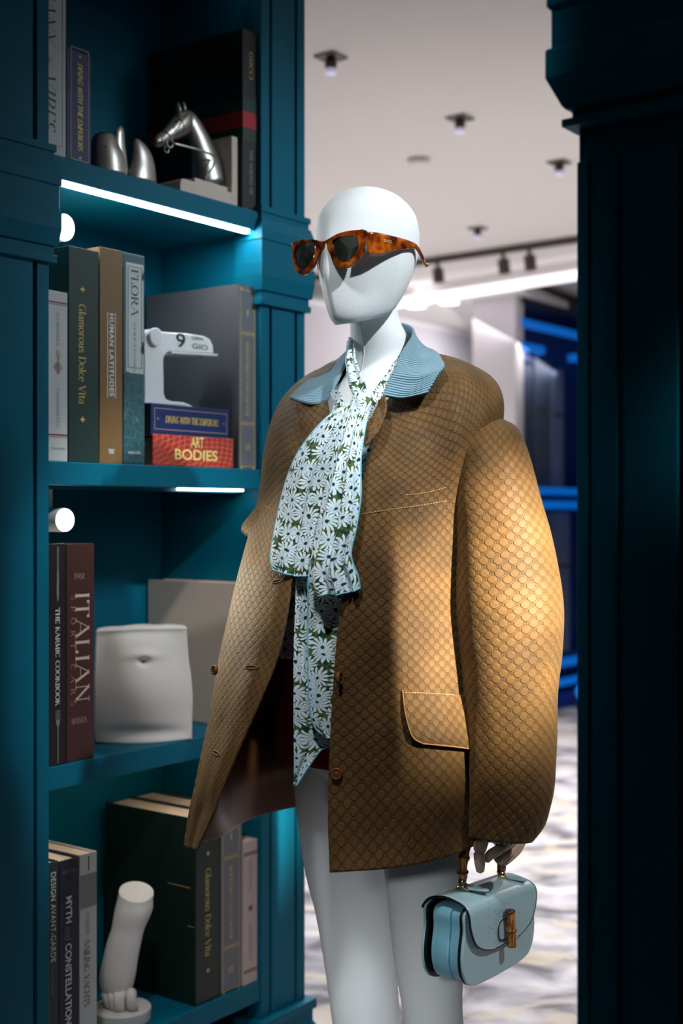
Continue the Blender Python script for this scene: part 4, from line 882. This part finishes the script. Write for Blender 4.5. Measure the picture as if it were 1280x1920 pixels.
rows = [[(556, 1060, 1.885), (572, 1062, 1.88), (590, 1064, 1.875)], [(553, 1140, 1.885), (570, 1142, 1.878), (592, 1142, 1.872)], [(550, 1230, 1.88), (570, 1232, 1.872), (594, 1232, 1.866)], [(550, 1310, 1.875), (574, 1312, 1.868), (602, 1312, 1.862)],
        [(550, 1375, 1.872), (580, 1380, 1.866), (622, 1388, 1.86)], [(551, 1415, 1.87), (572, 1414, 1.866), (600, 1408, 1.862)], [(551, 1445, 1.87), (560, 1445, 1.867), (576, 1442, 1.864)], [(551, 1474, 1.87), (553, 1474, 1.868), (557, 1473, 1.866)]]
o, g = sheet('scarf_tail', PX(rows), 36, 90, DAISY, bl, .0012, pleat(1.3, .002, 1), uoff=.7)
piping(g, [(i, 35) for i in range(56, 90)])
rows = [[(578, 1085, 1.856), (600, 1085, 1.85), (640, 1085, 1.845)], [(577, 1180, 1.856), (602, 1180, 1.849), (645, 1180, 1.844)], [(578, 1270, 1.854), (604, 1270, 1.847), (645, 1270, 1.842)], [(580, 1330, 1.852), (606, 1330, 1.846), (645, 1330, 1.842)],
        [(590, 1364, 1.85), (612, 1368, 1.845), (645, 1372, 1.842)], [(604, 1378, 1.848), (620, 1384, 1.845), (645, 1391, 1.842)]]
o, g = sheet('scarf_tail', PX(rows), 36, 80, DAISY, bl, .0012, pleat(1.2, .002, 0), uoff=1.1)
piping(g, [(i, 0) for i in range(80)]+[(79, j) for j in range(36)])
# neckband crossing into the knot
rows = [[(650, 640, 2.02), (656, 636, 2.015), (663, 634, 2.01)], [(646, 672, 1.965), (655, 670, 1.955), (665, 668, 1.948)], [(649, 700, 1.93), (661, 698, 1.92), (674, 695, 1.916)], [(655, 725, 1.905), (669, 723, 1.896), (684, 720, 1.893)], [(668, 748, 1.875), (678, 747, 1.87), (690, 746, 1.868)], [(672, 765, 1.865), (680, 765, 1.86), (688, 765, 1.858)]]
sheet('neckband', PX(rows), 20, 50, DAISY, bl, .0025, lambda a, b, p: .0025*math.sin(a*9+b*4), uoff=1.5)
rows = [[(770, 640, 1.985), (776, 646, 1.98), (782, 652, 1.975)], [(744, 670, 1.94), (752, 678, 1.93), (758, 686, 1.925)], [(722, 702, 1.91), (731, 710, 1.9), (738, 718, 1.895)], [(702, 730, 1.885), (711, 738, 1.876), (717, 745, 1.872)], [(690, 746, 1.87), (696, 752, 1.862), (700, 758, 1.858)], [(680, 756, 1.862), (685, 762, 1.856), (690, 768, 1.853)]]
sheet('neckband', PX(rows), 20, 50, DAISY, bl, .0025, lambda a, b, p: .002*math.sin(a*9+b*4), uoff=1.8)
rows = [[(662, 742, 1.866), (672, 738, 1.85), (684, 737, 1.845), (696, 741, 1.85), (703, 748, 1.862)], [(658, 756, 1.862), (670, 754, 1.842), (684, 753, 1.836), (696, 755, 1.842), (704, 760, 1.858)], [(655, 772, 1.862), (667, 774, 1.842), (680, 775, 1.836), (692, 774, 1.842), (699, 772, 1.856)], [(652, 784, 1.87), (664, 790, 1.848), (677, 792, 1.842), (688, 790, 1.846), (694, 785, 1.858)]]
sheet('scarf_knot', PX(rows), 30, 30, DAISY, bl, .0015, lambda a, b, p: .0018*math.sin(a*16), uoff=2.1)
rows = [[(619, 733, 1.975), (627, 731, 1.965), (636, 732, 1.955)], [(622, 745, 1.965), (632, 746, 1.955), (642, 750, 1.945)], [(628, 762, 1.955), (636, 764, 1.945), (645, 768, 1.935)], [(634, 785, 1.945), (640, 786, 1.935), (648, 788, 1.925)]]
sheet('blouse_collar', PX(rows), 16, 30, DAISY, bl, .002, uoff=2.4)
def ellring(uc, v, Yc, rx, ry, n=16, tilt=0): 
    c = P(uc, v, Yc); return [c+Vector((rx*math.sin(2*math.pi*i/n), ry*math.cos(2*math.pi*i/n), tilt*math.sin(2*math.pi*i/n)))-mo for i in range(n+1)]
sheet('cuff', [ellring(938, 1500, 1.86, .04, .038, tilt=0), ellring(938, 1552, 1.86, .0395, .036, tilt=0), ellring(939, 1571, 1.86, .036, .034, tilt=-.002)], 65, 20, DAISY, bl, .0015, uoff=3)

# ---------------------------------------------------------------- suede jacket
jk = thing('jacket', 'tan embossed suede jacket with pale blue corduroy collar worn open', 'jacket', (MC.x, MC.y, 0))
JR = [
 [(712,760,1.90),(745,735,1.90),(775,705,1.93),(790,685,1.97),(795,672,2.0),(790,660,2.04),(760,650,2.09),(715,645,2.11),(675,650,2.12),(650,665,2.12),(635,680,2.1),(620,700,2.06),(612,725,2.02),(614,745,1.985)],
 [(702,800,1.875),(755,785,1.865),(822,745,1.86),(862,705,1.885),(880,690,1.93),(876,686,2.0),(826,688,2.09),(745,688,2.15),(660,688,2.19),(600,698,2.2),(566,712,2.16),(545,735,2.11),(562,772,2.03),(603,800,1.95)],
 [(692,850,1.85),(765,845,1.835),(838,822,1.83),(892,780,1.85),(932,752,1.9),(932,750,1.98),(872,755,2.1),(750,762,2.19),(640,768,2.24),(572,772,2.25),(524,778,2.2),(505,805,2.12),(528,845,2.03),(588,868,1.935)],
 [(668,950,1.83),(750,950,1.815),(825,945,1.82),(880,930,1.85),(915,920,1.92),(918,920,2.0),(870,930,2.12),(750,930,2.21),(640,930,2.25),(560,930,2.25),(500,930,2.19),(484,945,2.11),(515,965,2.02),(572,985,1.93)],
 [(647,1080,1.82),(740,1080,1.80),(820,1080,1.815),(880,1080,1.85),(922,1080,1.93),(925,1075,2.02),(870,1070,2.14),(750,1065,2.22),(640,1060,2.25),(550,1060,2.23),(478,1065,2.14),(446,1075,2.03),(490,1085,1.94),(549,1090,1.89)],
 [(631,1200,1.815),(735,1200,1.795),(820,1200,1.81),(885,1198,1.85),(928,1195,1.94),(930,1190,2.04),(870,1180,2.16),(750,1175,2.23),(630,1170,2.25),(530,1170,2.22),(452,1185,2.1),(417,1200,1.98),(465,1205,1.89),(529,1208,1.85)],
 [(622,1320,1.812),(735,1320,1.79),(820,1320,1.805),(885,1315,1.845),(930,1305,1.94),(932,1300,2.05),(870,1290,2.17),(750,1285,2.235),(625,1280,2.25),(520,1295,2.2),(436,1310,2.06),(398,1320,1.935),(437,1325,1.855),(486,1326,1.82)],
 [(617,1450,1.81),(728,1448,1.788),(820,1445,1.80),(884,1438,1.84),(932,1425,1.94),(934,1415,2.05),(870,1400,2.17),(750,1392,2.235),(625,1390,2.24),(535,1405,2.16),(428,1440,2.03),(377,1450,1.90),(401,1456,1.83),(427,1458,1.805)],
 [(615,1545,1.81),(724,1540,1.788),(818,1530,1.80),(884,1518,1.84),(934,1500,1.94),(936,1488,2.05),(870,1470,2.17),(750,1455,2.235),(622,1452,2.235),(545,1460,2.17),(432,1500,2.03),(367,1520,1.885),(382,1527,1.835),(398,1530,1.805)],
 [(617,1637,1.81),(722,1629,1.788),(816,1611,1.80),(884,1589,1.84),(936,1570,1.94),(938,1550,2.05),(870,1525,2.17),(750,1508,2.235),(620,1505,2.235),(555,1512,2.18),(438,1556,2.03),(358,1586,1.88),(364,1591,1.84),(371,1595,1.81)]]
def fold(a, b, p):
    w = .005*noise.noise(Vector((a*9, b*5, 1.3)))+.0016*noise.noise(Vector((a*24, b*12, 4)))
    w += .005*math.exp(-((a-.17-.05*b)/.02)**2)*math.exp(-((b-.22)/.14)**2)        # drag folds below the left shoulder
    w -= .004*math.exp(-((a-.12-.03*b)/.025)**2)*math.exp(-((b-.2)/.12)**2)
    w += .006*math.exp(-((a-.06)/.03)**2)*math.exp(-((b-.5)/.25)**2)
    if .55 < a < .86: w += (.012*math.sin(a*55+b*5)+.006*math.sin(a*23-b*9))*max(0, b-.6)*2.2
    return w
jb, JG = sheet('body', PX(JR), 210, 150, SUEDE, jk, .003, fold, mats=[SUEDE, LINING], flip=True)
SR = [(790,918,944,1.93,.03),(798,900,958,1.925,.05),(812,880,971,1.91,.066),(830,868,979,1.90,.074),(855,858,989,1.89,.08),(930,846,1009,1.875,.085),(1000,847,1030,1.865,.085),(1080,850,1046,1.858,.085),(1150,855,1052,1.853,.085),(1230,860,1049,1.85,.08),(1300,865,1041,1.85,.075),(1400,870,1038,1.85,.068),(1480,873,1035,1.85,.062),(1530,875,1021,1.85,.056),(1563,877,998,1.85,.05)]
srows = []
for v, a, b, Y, d in SR:
    c = (a+b)/2; rx = (b-a)/2*Y/F; q = []
    n = 16
    for i in range(n+1):
        t = 2*math.pi*i/n; x, y = math.sin(t), math.cos(t); k = 2.25
        sx, sy = math.copysign(abs(x)**(2/k), x), math.copysign(abs(y)**(2/k), y)
        p = P(c, v, Y); dz = -.004*sx*(v > 1500)
        q.append(Vector((p.x+rx*sx, p.y+d*sy, p.z+dz))-mo)
    srows.append(q)
def sfold(a, b, p):
    w = .0025*noise.noise(Vector((a*7, b*6, 9)))+.001*noise.noise(Vector((a*22, b*16, 2)))
    w += .006*math.exp(-((a-.66)/.028)**2)*min(1, max(0, (b-.72)/.2))-.006*math.exp(-((a-.71)/.03)**2)*min(1, max(0, (b-.72)/.2))
    w += .004*math.exp(-((a-.62)/.05)**2)*math.exp(-((b-.3)/.2)**2)
    return w
sheet('sleeve', srows, 120, 140, SUEDE, jk, .003, sfold, mats=[SUEDE, LINING])
srows = []
for u, v, Y, r in [(572, 775, 2.14, .05), (570, 805, 2.14, .066), (564, 860, 2.15, .072), (557, 930, 2.16, .074), (548, 985, 2.15, .072), (548, 1040, 2.17, .066), (520, 1110, 2.19, .06), (535, 1180, 2.2, .055)]:
    srows.append(ellring(u, v, Y, r*.82, r, 16))
sheet('sleeve', srows, 70, 70, SUEDE, jk, .003, sfold, mats=[SUEDE, LINING])
rows = [[(478, 955, 2.10), (486, 958, 2.08), (494, 962, 2.07)], [(462, 972, 2.10), (472, 976, 2.08), (484, 982, 2.06)], [(459, 988, 2.11), (467, 994, 2.09), (478, 1000, 2.07)], [(464, 1001, 2.12), (470, 1004, 2.1), (476, 1008, 2.08)]]
sheet('sleeve_fold', PX(rows), 20, 24, SUEDE, jk, .006, lambda a, b, p: .004*math.sin(b*6))
# collar
CK = [((718,742,1.868),(757,745,1.85),(800,738,1.846)), ((724,728,1.874),(768,732,1.85),(812,719,1.85)), ((731,713,1.881),(780,716,1.853),(823,700,1.856)), ((737,699,1.888),(788,701,1.856),(833,686,1.868)), ((744,683,1.905),(790,686,1.88),(828,674,1.895)), ((754,660,1.93),(790,665,1.905),(818,661,1.925)), ((774,620,1.99),(787,635,1.99),(798,655,2.03)), ((748,606,2.07),(756,630,2.1),(765,665,2.12)),
      ((705,612,2.12),(700,640,2.15),(690,675,2.17)), ((664,642,2.11),(645,660,2.13),(620,690,2.16)), ((655,662,2.07),(625,682,2.085),(590,705,2.11)), ((637,706,2.01),(602,716,2.02),(562,727,2.06)), ((613,753,1.975),(580,754,1.98),(543,746,2.03))]
rows = [[P(*CK[k][i])-mo for k in range(len(CK))] for i in range(3)]
sheet('collar', rows, 120, 30, CORD, jk, .004, lambda a, b, p: .004*math.sin(b*math.pi))
# lapels
rows = [[(556, 756, 2.015), (585, 758, 1.985), (613, 752, 1.965)], [(560, 785, 2.00), (588, 785, 1.965), (616, 778, 1.945)], [(566, 815, 1.985), (588, 815, 1.95), (606, 808, 1.935)], [(572, 848, 1.96), (580, 846, 1.945), (588, 838, 1.93)]]
sheet('lapel', PX(rows), 30, 40, SUEDE, jk, .003, lambda a, b, p: .002*math.sin(a*3))
rows = [[(712, 744, 1.87), (716, 742, 1.862), (721, 740, 1.856)], [(706, 765, 1.865), (714, 766, 1.85), (723, 768, 1.842)], [(692, 788, 1.858), (704, 791, 1.84), (714, 796, 1.832)], [(682, 808, 1.85), (692, 812, 1.834), (702, 818, 1.826)], [(674, 830, 1.846), (678, 832, 1.836), (683, 838, 1.828)]]
sheet('lapel', PX(rows), 26, 44, SUEDE, jk, .003, lambda a, b, p: .004*math.sin(a*3.1))
# details laid on the cloth
nv, nu = len(JG), len(JG[0])
BV = BVHTree.FromPolygons([p+mo for r in JG for p in r], [(i*nu+j, i*nu+j+1, (i+1)*nu+j+1, (i+1)*nu+j) for i in range(nv-1) for j in range(nu-1)])
def hit(u, v, off=.002):
    o = Vector((0, 0, H)); d = (P(u, v, 1)-o).normalized(); p, nrm, _, _ = BV.ray_cast(o, d)
    if p is None: p = P(u, v, 1.83); nrm = FD
    if nrm.dot(d) > 0: nrm = -nrm
    return p+nrm*off, nrm
def dashes(name, pts, off=.0022, step=.0042, L=.003, mat=THREAD):
    q = [hit(u, v, off)[0]-mo for u, v in pts]; q = crs(q, 80); m = MB(); acc = 0; i = 0
    tot = [0]
    for a, b in zip(q, q[1:]): tot.append(tot[-1]+(b-a).length)
    def pt(s):
        for k in range(79):
            if tot[k+1] >= s: return q[k].lerp(q[k+1], (s-tot[k])/max(1e-9, tot[k+1]-tot[k]))
        return q[-1]
    s = 0
    while s+L < tot[-1]: m.tube([pt(s), pt(s+L)], .0005, 5); s += step
    o = m.build(name, mat, jk, True); o['kind'] = 'stuff'; return o
dashes('stitching', [(760, 929), (800, 924), (836, 914)]); dashes('stitching', [(676, 965), (740, 955), (800, 946), (840, 938)]); dashes('stitching', [(500, 950), (510, 955), (518, 961)])
dashes('stitching', [(620, 1318), (616, 1440), (618, 1540), (621, 1630)][:0] or [(552, 1100), (533, 1205), (491, 1322), (432, 1455), (376, 1588)])
# pocket flap
rows = []
for (ul, vl, ur, vr, off) in ((754, 1294, 872, 1304, .003), (757, 1330, 873, 1340, .007), (763, 1362, 874, 1372, .010), (772, 1382, 875, 1390, .012), (788, 1392, 876, 1403, .012)):
    rows.append([hit(ul+(ur-ul)*f, vl+(vr-vl)*f, off)[0]-mo for f in (0, .33, .66, 1)])
po, pg = sheet('pocket_flap', rows, 50, 44, SUEDE, jk, .003)
m = MB().tube([pg[i][0]+Vector((-.0002, -.001, 0)) for i in range(44)]+[pg[43][j]+Vector((0, -.001, -.0002)) for j in range(1, 50)], .0011, 6); m.build('flap_edge', plain('edge_suede', (168, 122, 70), .8), po, True)
dashes('stitching', [(758, 1298), (800, 1299), (850, 1303)], .0055)
# buttons and buttonholes
def button(u, v, nrm=None, r=.0083, off=.004):
    p, nn = hit(u, v, off); nn = nrm or nn; b = MB(); q = p-mo; nn = nn.normalized()
    b.cyl(q-nn*.0015, nn, r, .003, 24); b.torus(q+nn*.0016, nn, r*.8, .0014, 24, 6)
    o = b.build('button', HORN, jk, True); e = MB(); t = Vector((0, 0, 1)).cross(nn).normalized()
    for s in (-1, 1): e.cyl(q+nn*.0012+t*(s*.0018), nn, .0009, .0008, 8)
    e.build('thread', plain('dark_thread', (60, 36, 16), .7), o)
button(632, 1450); button(638, 1271, Vector((.93, -.35, .1)), .0095, .006); button(405, 1256, Vector((-.8, -.5, .1)), .007, .003)
for (u, v, a, L) in ((521, 1091, 12, .010), (473, 1252, 18, .0135), (407, 1413, 20, .0115)):
    p, nn = hit(u, v, .0015); t = Vector((math.cos(R(a)), 0, -math.sin(R(a)))); t = (t-nn*t.dot(nn)).normalized(); w = nn.cross(t); q = p-mo
    ring = [q+t*(L*math.cos(2*math.pi*i/20))+w*(.0024*math.sin(2*math.pi*i/20)) for i in range(20)]
    o = MB().tube(ring+[ring[0]], .0013, 6).build('buttonhole', SUEDE, jk, True); MB().add([x+nn*.0003 for x in ring], [tuple(range(20))]).build('slit', plain('slit_shadow_cloth', (40, 24, 12), .9), o)

# ---------------------------------------------------------------- sunglasses
GC = P(608, 470, 1.915); sg = thing('sunglasses', 'tortoiseshell sunglasses with grey lenses worn on the white head', 'sunglasses', GC)
GM = Matrix(((HR.x, -HF.x, 0), (HR.y, -HF.y, 0), (0, 0, 1)))    # x across, y to the back, z up
def bend(p): return Vector((p.x, p.y+3.2*max(0, abs(p.x)-.02)**2, p.z))
half = [(0, .0135), (.012, .0165), (.026, .0205), (.042, .0225), (.058, .0225), (.0715, .0215), (.0725, .012), (.0705, -.002), (.066, -.014), (.057, -.0245), (.044, -.0305), (.030, -.0285), (.019, -.0195), (.012, -.006), (.006, .0005), (0, .002)]
out = half+[(-x, z) for x, z in reversed(half[1:-1])]
hole = closed([(.0185, .0135), (.03, .0165), (.045, .0165), (.060, .0135), (.0645, .002), (.059, -.013), (.047, -.0225), (.034, -.0215), (.0215, -.010), (.0165, .003)], 6)
holeL = [(-x, z) for x, z in reversed(hole)]
def place(me, off=0):
    for v in me.vertices:
        p = bend(Vector((v.co.x, v.co.z+off, v.co.y))); v.co = GM @ p
bm_ = curve_mesh([closed(out, 4), hole, holeL], .006, .0012, 'frame'); bmx = bmesh.new(); bmx.from_mesh(bm_); bmesh.ops.subdivide_edges(bmx, edges=[e for e in bmx.edges if e.calc_length() > .02], cuts=3); bmx.to_mesh(bm_); bmx.free()
place(bm_); fr = link('frame', bm_, TORT, sg, smooth=35)
for s in (1, -1):
    hp2 = [(x*s, z) for x, z in closed([(.0178, .014), (.03, .017), (.045, .017), (.0605, .014), (.065, .002), (.0595, -.0135), (.047, -.023), (.0335, -.022), (.021, -.010), (.016, .003)], 6)]
    m = MB(); m.rings([[GM @ bend(Vector((x, .0012-.003*math.exp(-((x-.04*s)/.02)**2), z))) for x, z in hp2], [GM @ bend(Vector((.04*s+(x-.04*s)*.5, -.0016, -.003+(z+.003)*.5))) for x, z in hp2], [GM @ bend(Vector((.04*s+(x-.04*s)*.02, -.002, -.003+(z+.003)*.02))) for x, z in hp2]], True, False, True)
    m.build('lens', LENS, sg, True)
    # temple: deep at the hinge, slimming back and dropping behind the ear
    pts = [((.0700, .006), .0205, -.012), ((.077, .02), .0205, -.0115), ((.0815, .045), .0195, -.004), ((.0835, .075), .0185, .0035), ((.082, .10), .017, .0085), ((.080, .112), .0135, .006), ((.0775, .124), .0055, -.002), ((.075, .134), -.003, -.0105)]
    m = MB(); c_ = crs([Vector((p[0][0], p[0][1], 0)) for p in pts], 26); zz = crs([Vector((p[1], p[2], 0)) for p in pts], 26); rs = []
    for c, z in zip(c_, zz):
        h, mid = (z.x-z.y)/2, (z.x+z.y)/2; w = .0021
        rs.append([GM @ Vector((s*(c.x+w*math.copysign(abs(math.cos(t))**.5, math.cos(t))), c.y+.0085, mid+h*math.copysign(abs(math.sin(t))**.5, math.sin(t)))) for t in [2*math.pi*i/16 for i in range(16)]])
    te = m.rings(rs).build('temple', TORT, sg, True)
    if s == 1:
        X = GM @ Vector((.08, 1, 0)); lay(sans('GUCCI', .004, .02), 'lettering', GILT, te, GM @ Vector((.0838, .044, .0095)), X, (0, 0, 1), .0155)
        tip = GM @ Vector((.075, .146, -.0075)); MB().tube([tip, tip+(GM @ Vector((-.0006, .003, -.003)))], [.0045, .004], 10).build('tip', GOLD, te, True)

# ---------------------------------------------------------------- bamboo handled bag
BO = Vector((.1665, 1.785, .622)); bg = thing('handbag', 'pale blue leather handbag with bamboo handle held by the mannequin', 'handbag', BO, TH)
inv = Matrix.Rotation(-TH, 3, 'Z')
def FB(u, v, yl):
    a = (u-640)/F; Y = (yl+(-.8*BO.x+.6*BO.y))/(.6-.8*a); return inv @ (P(u, v, Y)-BO)
ol = closed([(.012, .111), (.004, .08), (-.002, .045), (.006, .016), (.03, .002), (.10, -.001), (.17, .002), (.194, .016), (.202, .045), (.196, .08), (.187, .099), (.10, .106)], 5)
def slab(name, y0, y1, mat, sx=1, sz=1, bev=.0015, z0=0):
    o2 = [((x-.1)*sx+.1, z*sz+z0) for x, z in ol]; me = curve_mesh([o2], y1-y0, bev, name)
    return link(name, me, mat, bg, Matrix.Translation((0, (y0+y1)/2, 0)) @ Matrix.Rotation(R(90), 4, 'X'), 50)
fp_ = slab('front_panel', 0, .0045, BAGL); slab('edge_band', .0046, .0085, BLACKE, 1.004, 1.0, .0008); slab('gusset', .0087, .0545, BAGS, .95, .95, .001, .003); slab('side_panel', .024, .044, BAGS, 1.0, .97, .002, .002)
slab('back_panel', .0635, .068, BAGL); slab('edge_band', .0595, .0633, BLACKE, 1.004, 1.0, .0008)
pf = [(.0700, .104, .005, .195), (.0685, .109, .005, .195), (.058, .1195, .006, .194), (.036, .1245, .006, .194), (.017, .122, .006, .194), (.003, .117, .006, .194), (-.0045, .107, .006, .195), (-.0064, .087, .008, .194), (-.0066, .066, .018, .186), (-.0066, .054, .034, .172), (-.0064, .046, .058, .148), (-.0062, .0435, .085, .12)]
rows = [[Vector((a+(b-a)*f, y, z-.010*f*min(1, max(0, (z-.085)/.035)))) for f in (0, .25, .5, .75, 1)] for y, z, a, b in pf]
fo, fg = sheet('flap', rows, 40, 70, BAGL, bg, .0028)
e = [fg[i][0] for i in range(70)]+[fg[69][j] for j in range(1, 40)]+[fg[i][39] for i in range(68, -1, -1)]
MB().tube([p+Vector((0, -.0002, 0)) for p in e], .0016, 6).build('edge_piping', BLACKE, fo, True)
st = [fg[i][2]+Vector((.001, -.0019, 0)) for i in range(28, 66)]+[fg[66][j]+Vector((0, -.002, .001)) for j in range(4, 36)]+[fg[i][37]+Vector((-.001, -.0019, 0)) for i in range(65, 28, -1)]
m = MB()
for a, b in zip(st[::2], st[1::2]): m.tube([a, b], .0003, 5)
m.build('stitching', plain('pale_thread', (196, 222, 228), .7), fo)['kind'] = 'stuff'
# turn lock: leather tab and a bamboo bar
tb = closed([(.082, .078), (.098, .081), (.118, .078), (.122, .066), (.118, .054), (.1, .051), (.083, .054), (.078, .066)], 5)
me = curve_mesh([tb], .002, .0006, 'tab'); link('lock_tab', me, BAGL, bg, Matrix.Translation((0, -.0085, 0)) @ Matrix.Rotation(R(90), 4, 'X'), 50)
m = MB().tube([(x, -.0096, z) for x, z in tb+tb[:1]], .0009, 6); m.build('tab_edge', BLACKE, bg, True)
p0 = Vector((.099, -.0165, .092)); p1 = Vector((.1045, -.0165, .040))
m = MB(); q = [p0.lerp(p1, f) for f in (0, .04, .2, .4, .52, .56, .6, .66, .85, .97, 1)]; tl = m.tube(q, [.0062, .0072, .0074, .0072, .0078, .0084, .0078, .0072, .0074, .0078, .0068], 18).build('turn_lock', BAMBOO, bg, True)
MB().tube([p0.lerp(p1, .53), p0.lerp(p1, .56)], .0086, 18).build('node_ring', plain('burnt_bamboo', (62, 32, 14), .4), tl, True); MB().tube([p0-Vector((0, 0, -.0004)), p0.lerp(p1, .025)], .0074, 18).build('burnt_end', plain('burnt_bamboo2', (50, 26, 12), .4), tl, True)
# handle
YH = .036
hpx = [(868, 1646), (867, 1632), (869, 1612), (873, 1592), (880, 1572), (893, 1556), (912, 1549), (928, 1556), (937, 1580), (940, 1605), (940, 1632)]
hq = crs([FB(u, v, YH) for u, v in hpx], 44); hd = MB().tube(hq, [.0062+.0012*abs(math.sin(i*.5))*.6+(.0014 if i in (9, 10, 22, 23, 35) else 0) for i in range(44)], 18).build('bamboo_handle', BAMBOO, bg, True)
for i in (3, 9, 22, 35): MB().tube([hq[i], hq[i+1]], .0084, 18).build('node_ring', plain('burnt_node', (70, 38, 16), .4), hd, True)
for (u, v, ub) in ((867, 1652, 0), (939, 1639, 1)):
    p = FB(u, v, YH); zr = .1268-.0095*ub; bp = Vector((p.x, YH, p.z)); k = MB()
    k.tube([bp+Vector((0, 0, .004)), bp-Vector((0, 0, .006))], [.006, .0045], 14); k.torus(bp-Vector((0, 0, .013)), (.7, .7, 0), .0085, .0016, 22, 7, sy=1.0)
    k.build('link_ring', GOLD, bg, True)
    c = Vector((p.x-.001, YH-.004, zr)); MB().torus(c+Vector((0, 0, .003)), (.2, -.5, .8), .0095, .0017, 26, 8).build('eyelet_ring', GOLD, bg, True)
    tb2 = closed([(-.004, .012), (.008, .010), (.024, .003), (.030, -.005), (.024, -.012), (.008, -.012), (-.006, -.008)], 4)
    me = curve_mesh([[(x*.85, y*.85) for x, y in tb2]], .003, .0008, 'tab'); link('handle_tab', me, BAGL, bg, Matrix.Translation(c+Vector((.004, -.008, .0005))) @ Matrix.Rotation(R(-50), 4, 'Z') @ Matrix.Rotation(R(8), 4, 'Y'), 50)
# ---------------------------------------------------------------- jointed wooden hand (part of the mannequin)
def FW(u, v, yl): return BO+Matrix.Rotation(TH, 3, 'Z') @ FB(u, v, yl)-mo
hd_ = bpy.data.objects.new('hand', None); COL.objects.link(hd_); hd_.parent = mq; hd_['label'] = 'bleached wooden jointed hand gripping the bamboo handle'
kk = 1.86/F
def seg(name, pts, rad, up=(0, 0, 1)):
    q = crs([FW(*p) for p in pts], 9); r = crs([float(x)*kk for x in rad], 9)
    q = [q[0]+(q[0]-q[1]).normalized()*r[0]*.35]+q+[q[-1]+(q[-1]-q[-2]).normalized()*r[-1]*.45]; r = [r[0]*.6]+r+[r[-1]*.55]
    return MB().tube(q, r, 14).build(name, WOOD, hd_, True)
seg('wrist', [(944, 1520, .04), (944, 1545, .04), (946, 1558, .038)], (26, 25, 24))
seg('palm', [(940, 1552, .05), (944, 1566, .048), (946, 1580, .047)], (30, 30, 22))
seg('knuckle_block', [(926, 1562, .012), (950, 1568, .012), (975, 1570, .018)], (10, 13, 11))
# index finger hanging down in front of the handle
seg('index_finger', [(908, 1565, .018), (902, 1580, .013), (899, 1594, .011)], (12, 13, 12)); seg('index_finger', [(898, 1600, .009), (899, 1615, .009), (900, 1632, .011)], (10.5, 10.5, 8))
# middle, ring and little fingers curled under the handle, thumb behind
seg('middle_finger', [(966, 1573, .016), (950, 1582, .006), (936, 1592, .004)], (11, 11, 10)); seg('middle_finger', [(934, 1594, .004), (920, 1602, .008), (913, 1610, .018)], (10, 9.5, 8))
seg('ring_finger', [(974, 1573, .022), (962, 1588, .012), (950, 1602, .010)], (10.5, 11, 9.5)); seg('ring_finger', [(948, 1604, .010), (938, 1612, .018), (932, 1610, .032)], (9, 9, 7))
seg('little_finger', [(979, 1575, .034), (970, 1592, .026), (958, 1606, .022)], (9, 9.5, 8)); seg('little_finger', [(956, 1608, .022), (944, 1616, .026), (934, 1612, .044)], (8, 8, 6))
seg('thumb', [(918, 1562, .062), (896, 1570, .062), (878, 1580, .056)], (10, 10, 8)); seg('thumb', [(876, 1581, .056), (868, 1582, .05), (863, 1580, .044)], (8.5, 8, 6))
m = MB()
for (u, v) in ((891, 1610), (902, 1602)): m.cyl(FW(u, v, .0015), inv.inverted() @ Vector((0, -1, 0)), .0011, .0012, 8)
m.build('joint_pin', plain('dark_pin', (60, 40, 30), .5), hd_)['kind'] = 'stuff'
